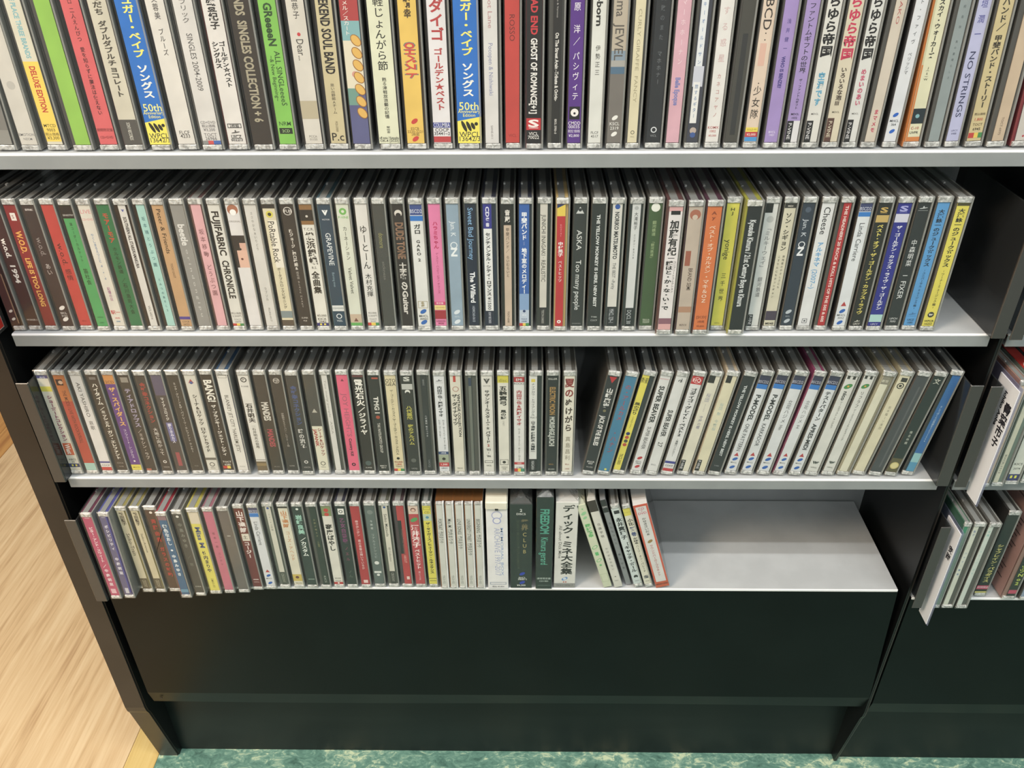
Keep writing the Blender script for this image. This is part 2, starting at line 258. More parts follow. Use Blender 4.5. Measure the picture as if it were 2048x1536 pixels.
ROW2 = '''
26,-72|#3d2020|k|.02,.62|dark maroon spine, pale strip and two white dots|B .55 .98 #8d7258 .85 1;O .87 .36 #dcd5cc;O .94 .36 #dcd5cc
56.5,-36|#3f2724|k|.1,.82|dark brown spine with white italic title|M .26 .42 .42 #eae4dc w.o.d.;M .48 .63 .42 #eae4dc 1994;H .95 .16 #d8d0c8 WORKER S
89.5,0|#8c2828|k|.12,.84|brick red spine with orange-yellow title|B .06 .12 #e8e0d8 .3 .75;H .09 .3 #8c2828 S;M .2 .38 .48 #ecab42 W.O.D.;M .42 .83 .4 #ecb24a LIFE IS TOO LONG
124,35|#35292a|k|.1,.84|blackish spine, grey title and white ovals|H .03 .24 #e0d8d4 sme:;L .25 .4 .42 #8e8684 w.o.d.;J .46 .56 .4 #b9b2ae あい;O .84 .4 #e6e0da;H .885 .18 #ddd6d0 SECL;H .91 .18 #ddd6d0 3152;O .94 .4 #e6e0da
159.5,72|#c23c36|k|.12,.84|bright red spine with dark title|L .3 .48 .44 #5c2120 w.o.d.;J .51 .61 .5 #5c2120 感情;H .96 .1 #7c2624 MUCD
194,108|#3f9f58|k|.14,.84|leaf green spine with a black top band|B 0 .1 #1f1c1c;H .075 .16 #c9c4bc SENESTRY;J .13 .45 .24 #1f4a2a 蓮コーダーカルテット;J .5 .64 .4 #1f3f26 笛社会;H .92 .13 #23552f GWCL;H .97 .13 #23552f 1777
226.5,145|#d8d3c6|g|.14,.84|cream spine with pink top and blue handwriting|H .05 .34 #d8898c LIVE;H .11 .18 #d8898c CD+DVD;J .22 .6 .26 #5f86b4 やくしまるえつこと d.v.d;J .66 .78 .26 #b06a9a 記憶の日;H .88 .3 #cc4248 駅一;H .93 .13 #d87070 2枚組;H .96 .13 #70a0c0 2008
260,182|#1e7143|g|.14,.86|forest green spine with red and black title|K .06 .3 .38 #c2442e モアーモア;J .33 .55 .36 #12331f ホルモン鉄道;J .58 .9 .34 #12331f ／石川浩司大会
294.5,220|#d5d2cc|k|.3,.72|narrow white spine with black Latin title|V .04 .4 #3b46a0;M .09 .5 .42 #3a3836 SOUTHERN ALL STARS/KAMAKURA;L .82 .94 .3 #55524e VICL-60216
330.5,258.5|#9fcfc6|k|.25,.8|pale aqua spine with teal handwriting|J .08 .5 .42 #2c6a72 坂本鴇とうぶつ園;J .58 .88 .3 #2c6a72 とみつのあそこ２
361,295.5|#c39a6c|k|.14,.84|caramel brown spine with spaced black Latin title|L .03 .38 .36 #2f2218 Peter & Friends;L .46 .58 .2 #5c4430 TOCHO GHOST;B .915 .94 #4c3c94;H .96 .16 #5a4432 COCB;H .985 .16 #5a4432 54773
396.4,331.5|#8f8e8a|g|.1,.84|mid grey spine with ghost white title|M .15 .32 .5 #d8d6d2 beetle;L .35 .92 .2 #c0beba o r i n d o n g i p u
431.5,369.7|#e0a8ae|#5a4040|.2,.78|rose pink spine with brown handwritten title|J .18 .42 .5 #7c4a50 坂本移動;J .47 .74 .5 #7c4a50 どうぶつ園
465,406.3|#d8d6ce|k|.12,.84|white spine with heavy black slab title|M .05 .4 .56 #1f1c1a FUJIFABRIC;M .44 .76 .56 #1f1c1a CHRONICLE;H .89 .16 #66625a 税込価格;H .915 .18 #66625a 3,200円;H .945 .16 #66625a TOCT;H .965 .16 #66625a 26870;B .98 1 #c4382e 0 .35;B .98 1 #e4c43c .35 .65;B .98 1 #3c8a4a .65 1
498.4,441.4|#dcd9d8|k|.1,.86|white spine with a dark-haired face photo|C .04 .85 #a8694c;C .06 .5 #f0efec;H .13 .15 #88837c ORIGINAL;B .24 .5 #2b2523;B .3 .36 #d8a894 .5 1;B .36 .5 #e0b29c .2 1;C .35 .2 #2b2523;C .43 .2 #6a3c34
531.8,479.8|#d3d0ca|g|.12,.84|off-white spine with pale dotted title|J .05 .36 .22 #8d8a84 ささやかなぁいりどり;J .66 .78 .24 #8d8a84 ラブソル;L .84 .96 .16 #8d8a84 RUN-017
564,517|#d9cfae|k|.12,.84|white and tan patterned spine, gothic black title|B 0 .03 #2a2724;C .075 .6 #d4c83a;C .075 .3 #3f3a20;B .12 .5 #e6dfcf .3 1;L .13 .46 .52 #2f2a24 PoRtable Rock;J .5 .85 .3 #2f2a24 ポータブルロックビギニング;B .87 .93 #7b8a8c;B .95 1 #55493c
598.6,553.3|#2e2824|k|.12,.84|dark brown spine with a circled white logo|C .05 .72 #d4cec6;C .05 .6 #2e2824;H .05 .26 #e6e0d8 FUJI;K .19 .52 .26 #d6d0c6 柳ジョージ、関口敏朗&;J .53 .84 .22 #a8a298 成毛滋 BLACK HEART;H .93 .14 #cfc9bf SUPER;H .955 .13 #cfc9bf FUJI
633,590|#e0ddd3|k|.1,.84|white spine, brush black title, gold band on top|B 0 .04 #8a6232;B .04 .13 #1f1a17;C .09 .2 #cfc8bc;B .125 .155 #8a6232;H .19 .22 #4c463c T.C.R.;K .215 .48 .56 #2c2822 横浜銀蝿;H .5 .2 #4c463c R.S.;K .53 .72 .52 #2c2822 全曲集;H .91 .2 #4c463c ¥3,000;H .94 .22 #4c463c KICX;H .965 .22 #4c463c 2942;B .975 1 #2c2a74;B .98 .995 #e8d838 .25 .42;B .98 .995 #e8d838 .6 .77
666.6,627|#1f3f55|#3d5a66|.14,.86|dark teal-blue spine with white Latin title|V .06 .5 #eef0f0;H .115 .12 #d8dcde VICTOR;L .22 .48 .42 #dfe4e6 GRAPEVINE;L .54 .66 .2 #7d9aa8 Burning tree;B .82 .87 #d8dad8;H .845 .16 #2c4450 CD+DVD;C .915 .5 #dfe4e6;C .915 .36 #1f3f55;H .955 .18 #cfd6da VIZL
700,664|#d5d8c8|g|.12,.84|pale greenish spine with a round green logo|C .055 .6 #68b04c;C .055 .25 #d5d8c8;H .1 .2 #68b04c P-VINE;J .17 .44 .34 #3f403a カーネーション;L .5 .72 .3 #55564c Velvet Velvet;B .9 .975 #c4ad94;T .95 .4 #7a4a38;B .975 1 #5aa84c
734,703.5|#dcd9d4|k|.12,.84|white spine with tall thin black title|J .16 .52 .62 #1e1c1a ゆーとーん;J .55 .75 .52 #2e2b28 木村充揮;H .89 .13 #88847c 税込価格;H .915 .18 #88847c 3,000円;H .945 .17 #88847c TOCT;H .965 .17 #88847c 9107;B .975 1 #c4382e 0 .3;B .975 1 #e4c43c .3 .7;B .975 1 #3c8a4a .7 1
766.6,739|#454542|g|.12,.84|charcoal spine with olive script title|L .22 .34 .42 #8f8c52 domore;L .45 .6 .24 #77756e sickness
801,773.5|#2b2321|g|.2,.86|black spine, brown block title, white lower title|C .07 .7 #d8d2c8;C .085 .5 #2b2321;M .14 .43 .7 #8f6a50 DUDE TONE;K .46 .6 .56 #d8d3cc 十字路;M .62 .9 .5 #d8d3cc のGuitar
833.4,811|#dededb|g|.14,.86|white spine, blue top label, two blue ovals|B 0 .08 #3a4c8c .02 .98;H .05 .3 #cfd4e4 BSCD2;B .085 .125 #1f72c8;K .15 .23 .44 #2f2e2c ガロ;K .27 .45 .34 #3c3a38 GARO 2;F .78 .84 #a39464;K .785 .835 .24 #a39464 名盤;O .87 .42 #2464b8;H .91 .2 #3c3a38 MHCL;H .935 .2 #3c3a38 30031;O .965 .42 #2464b8
868,849.5|#e77aac|g|.14,.86|hot pink spine with magenta vertical title|M .03 .06 .2 #c03c70 ;K .13 .35 .36 #c01f5c ハラミちゃん;J .38 .72 .24 #b0386c ディズニー ハッピー ピアノ チューンズ;B .79 .815 #d23a70;H .803 .15 #f8dce8 限定盤;B .82 .86 #e8d27c;H .84 .14 #a03030 CD+DVD;B .865 .94 #a31f30;H .96 .18 #8c2850 UWCD;H .98 .18 #8c2850 9036
900.2,886.6|#8da4b8|g|.14,.86|dusty blue spine with white ovals|L .13 .25 .4 #dfe6ec Jun. K;C .32 .6 #dfe6ec;C .32 .45 #8da4b8;M .34 .41 .5 #e6ecf0 N;O .88 .42 #d6dfe6;H .92 .14 #c8d4dc ESCL;O .965 .42 #d6dfe6
935,923.7|#121c35|g|.14,.78|navy spine, light blue and white serif title|L .03 .44 .48 #7fb0dc Sweet Bad Journey;M .54 .8 .46 #e8eaee The Willard;L .83 .97 .26 #aeb6c4 HEMIO60-0613
968.2,959.6|#e3e4e4|#1c2238|.14,.62|white and navy spine, purple-blue top block|B 0 .19 #2e2c8c;M .02 .1 .4 #dfe0f0 CD;K .1 .18 .34 #dfe0f0 選書;K .22 .74 .5 #2b2a2e センチメンタル・シティ・ロマンス;L .75 .86 .4 #2b2a2e ¥1500;B .87 1 #1c2238;L .88 .98 .3 #c8ccd8 SONY RECORDS
1003,998|#c9b29c|k|.25,.7|narrow tan spine with a black top label|B 0 .16 #1d1a19;K .04 .14 .56 #e6e0d8 音蔵;J .18 .38 .46 #4a3c30 甲斐バンド／;J .4 .58 .4 #4a3c30 らいむらいと;L .87 .97 .26 #6a5848 TOCT-6508
1036,1034.8|#2c5fb0|#1a2238|.1,.72|blue spine paling to white with red-yellow foot|B .72 .86 #7fa0cc;B .86 1 #b8c6d8;K .06 .28 .46 #eef2f8 甲斐バンド;L .29 .32 .1 #eef2f8 -;K .34 .72 .42 #eef2f8 地下室のメロディー;C .87 .3 #22386c;H .905 .16 #e8eef4 実況;H .94 .16 #22386c TOCT;H .96 .16 #22386c 10448;B .975 1 #c4382e 0 .35;B .975 1 #e4c43c .35 .65;B .975 1 #3c8a4a .65 1
1070.7,1070.7|#cfcbc0|#2c2d2c|.25,.68|narrow light grey spine with dark serif title|L .08 .62 .56 #4a4844 JUNICHI INAGAKI · REALISTIC;B .84 1 #2b2b2b;L .86 .98 .34 #b8b6ae TECN-24655
1105,1108.6|#bf222c|#b9a06a|.16,.68|scarlet spine with diagonal yellow top stripe|B 0 .03 #25346c;B .03 .09 #e3c52e;Z .0 .03 #e3c52e;K .15 .25 .3 #e08088 EC2141;K .29 .41 .5 #f0e6e4 中村晃子;J .44 .62 .46 #f0e6e4 ベストヒッツ;C .96 .5 #f0e6e4;C .96 .2 #bf222c
1138,1143.7|#2b2e2e|g|.12,.82|black spine with large light serif title|T .05 .7 #c9ccca;C .045 .3 #2b2e2e;L .2 .36 .44 #d4d6d4 ASKA;L .44 .86 .46 #d4d6d4 Too many people;H .98 .12 #8c8f8e DDLB-0001
1171.4,1180.8|#242828|g|.1,.86|black spine with spaced small white capitals|M .08 .83 .24 #d6d9d8 THE YELLOW MONKEY IS HERE. NEW BEST;H .92 .14 #b8bcba TYMS;H .95 .14 #b8bcba COCP
1205.6,1218|#d4d2cb|#2c3032|.2,.76|light grey spine with blue dot on top|C .02 .55 #2a55a4;M .06 .43 .42 #33363a NORIKO MATSUMOTO;L .46 .68 .34 #55585c THE BEST ~Purity;B .83 1 #24282c;L .85 .97 .5 #b8bcc0 MHCL 329~1
1240,1256|#d0d2d2|#2c3030|.25,.74|narrow pale spine with small black title|C .03 .5 #a8acac;J .06 .2 .44 #3c4042 大滝裕子;J .23 .43 .26 #4c5052 ミリオン・キス＋8;B .84 1 #22272a;L .86 .98 .5 #b4babc DQCL 30
1274,1294.6|#3f5a33|g|.14,.86|olive green spine with a white cup emblem|C .03 .7 #e6e8de;J .13 .25 .3 #9fb480 銀河鉄道;J .28 .44 .26 #9fb480 「銀河鉄道」;H .95 .16 #d4dcc8 TKCA;H .97 .16 #d4dcc8 72359
1309,1334|#e3dcdc|#5a3838|.16,.86|white and pink spine, large black vertical name|B 0 .035 #dba5a5;B .03 .06 #1f1b1b .15 .85;K .1 .38 .56 #2a2626 加藤有紀;L .395 .4 .5 #2a2626 l;K@.4 .42 .83 .46 #2a2626 謎はと・か・な・い・で;J@.8 .42 .68 .2 #6a6060 コンプリートコレクション;B .9 .95 #8c5c6c;B .95 1 #dba5a5
1346.6,1372.6|#bfae9e|#3a2430|.14,.88|marbled beige and russet spine|C .06 .8 #a8644c;C .08 .4 #c9b8a6;B .34 .46 #a05a44 .1 .5;L@.6 .48 .66 .3 #4a342c BRAND SEMI;B .8 .85 #b08468;H .96 .16 #4a342c BZCS
1381,1410.7|#d9702e|#4a2438|.12,.84|orange spine with pale thin title|K .03 .1 .4 #8c3c18 Ay;J .14 .52 .44 #f0dcc4 ベスト・オブ・カルメン;J .53 .77 .44 #f0dcc4 ・マキ＆OZ;H .89 .2 #8c3c18 [2CD];H .93 .15 #8c3c18 2枚組;H .97 .14 #8c3c18 ¥3,050
1417,1451.5|#dcd435|g|.12,.84|lemon yellow spine with lowercase black title|K .03 .09 .6 #5c5a18 HJ;L .28 .44 .44 #44441c yonige;J .54 .8 .4 #44441c 三千世界;H .98 .12 #6c6a20 WPCL
1451.5,1493.6|#1c1f22|#9c9a3c|.16,.9|black spine, yellow margin, blackletter title|M .1 .8 .4 #cfd2d2 Kyosuke Kimura / 21st Century Boys vs Kimura
1487.4,1530.7|#d8d8d4|g|.14,.84|light grey spine with a black top square|B 0 .07 #1d1c1c 0 .6;C .12 .6 #bcbcb8;J .17 .52 .46 #77787a 「ミルキーウェイ」;J .58 .75 .38 #77787a 銀河鉄道;B .9 1 #1b1a1b 0 .42;L@.22 .91 .99 .26 #dcd9dc P-VINE
1521,1568|#d3ccb3|k|.16,.84|cream spine with black top and mauve foot|B 0 .035 #2a2826;H .02 .16 #d8d2c4 MIDI;K .07 .37 .44 #4a463a ソン・シギョン;J@.7 .4 .68 .2 #6a6656 抱擁君のやさしさにも;J@.3 .4 .76 .2 #6a6656 こすりたにもホンシギョン;B .87 .95 #453a4c;H .98 .24 #3a342c M048
1555.5,1605|#2a3444|g|.14,.84|slate navy spine with grey ovals at its foot|C .05 .5 #4c586a;L .12 .26 .4 #c8ced6 Jun. K;C .32 .6 #dfe2e6;C .32 .45 #2a3444;M .34 .41 .5 #e6e8ec N;O .88 .42 #b8c0c8;H .92 .13 #aab2ba ESCL;O .96 .42 #b8c0c8
1589,1644.5|#dfdfe0|k|.14,.84|white spine, inked signature over blue title|L .03 .24 .5 #2e2c30 Cheese;K .3 .5 .42 #58a0d4 アルキネマ;L .52 .68 .4 #58a0d4 (2007~);H .96 .4 #55555a ▣
1624.7,1684|#b31f26|g|.3,.78|dark red spine with tiny white capitals|M .02 .97 .38 #e8cfc8 THE HEADNERS 20 ROCK & ROLL HITS OF THE 50S & 60S
1660.6,1718.5|#dde0e4|k|.14,.86|white spine, blue top bar, red triangle, blue ovals|B 0 .06 #39406e;H .04 .3 #c8ccdc BSCD2;B .065 .1 #2478c8;L .15 .45 .42 #55585c Linda Carriere;T .81 .5 #b83438;O .87 .4 #2060b8;H .905 .2 #44484c MHCL;H .93 .2 #44484c 3052;O .97 .4 #2060b8
1694,1758|#1e1d1a|g|.14,.86|black spine with yellow katakana title|S .05 .5 #c8a448;B .09 .145 #c8a858;K .16 .9 .4 #ddcc50 ベスト・オブ・ザ・ゴールデン・カップス~ライヴ;E .96 .3 #d8d4c8;H .985 .16 #e0dcd0 UPCY
1728.4,1796.5|#23248c|g|.14,.86|royal blue spine with white katakana title|S .04 .5 #a8a8e0;B .08 .145 #d0cfe0;K .17 .86 .4 #e4e4f0 ザ・ゴールデン・カップス・ライヴ・ザ・ゴールデン;B .9 .965 #a8d0cc;H .985 .16 #c8c8e0 UPCY
1765.5,1837|#23272a|g|.14,.84|black spine with spaced white kanji|E .04 .4 #c8cccc;J .28 .5 .46 #d4d6d6 中森明菜;L .57 .575 .4 #d4d6d6 l;L .62 .77 .44 #d4d6d6 FIXER;H .94 .18 #d4d6d6 UPCH;H .965 .18 #d4d6d6 7095
1800,1875.7|#4f9bd8|g|.16,.84|sky blue spine with black katakana title|K .05 .5 .44 #1e3048 大瀧詠一のジュークボックス;J .52 .86 .26 #24405c ~ユニバーサル ミュージック編~;E .9 .4 #3c74a8;H .95 .18 #1e3048 UICZ;H .975 .18 #1e3048 1585
1836,1914|#e2d339|g|.16,.84|yellow spine, black katakana title, round black mark|B 0 .02 #4a4420;K .04 .5 .46 #2c2b1c 大瀧詠一のジュークボックス;J .52 .85 .26 #4a4824 ~ワーナーミュージック編~;C .9 .55 #2e2c28;W .9 .26 #e6e0c8;H .955 .2 #3a3820 WPCR;H .98 .2 #3a3820 16222
'''
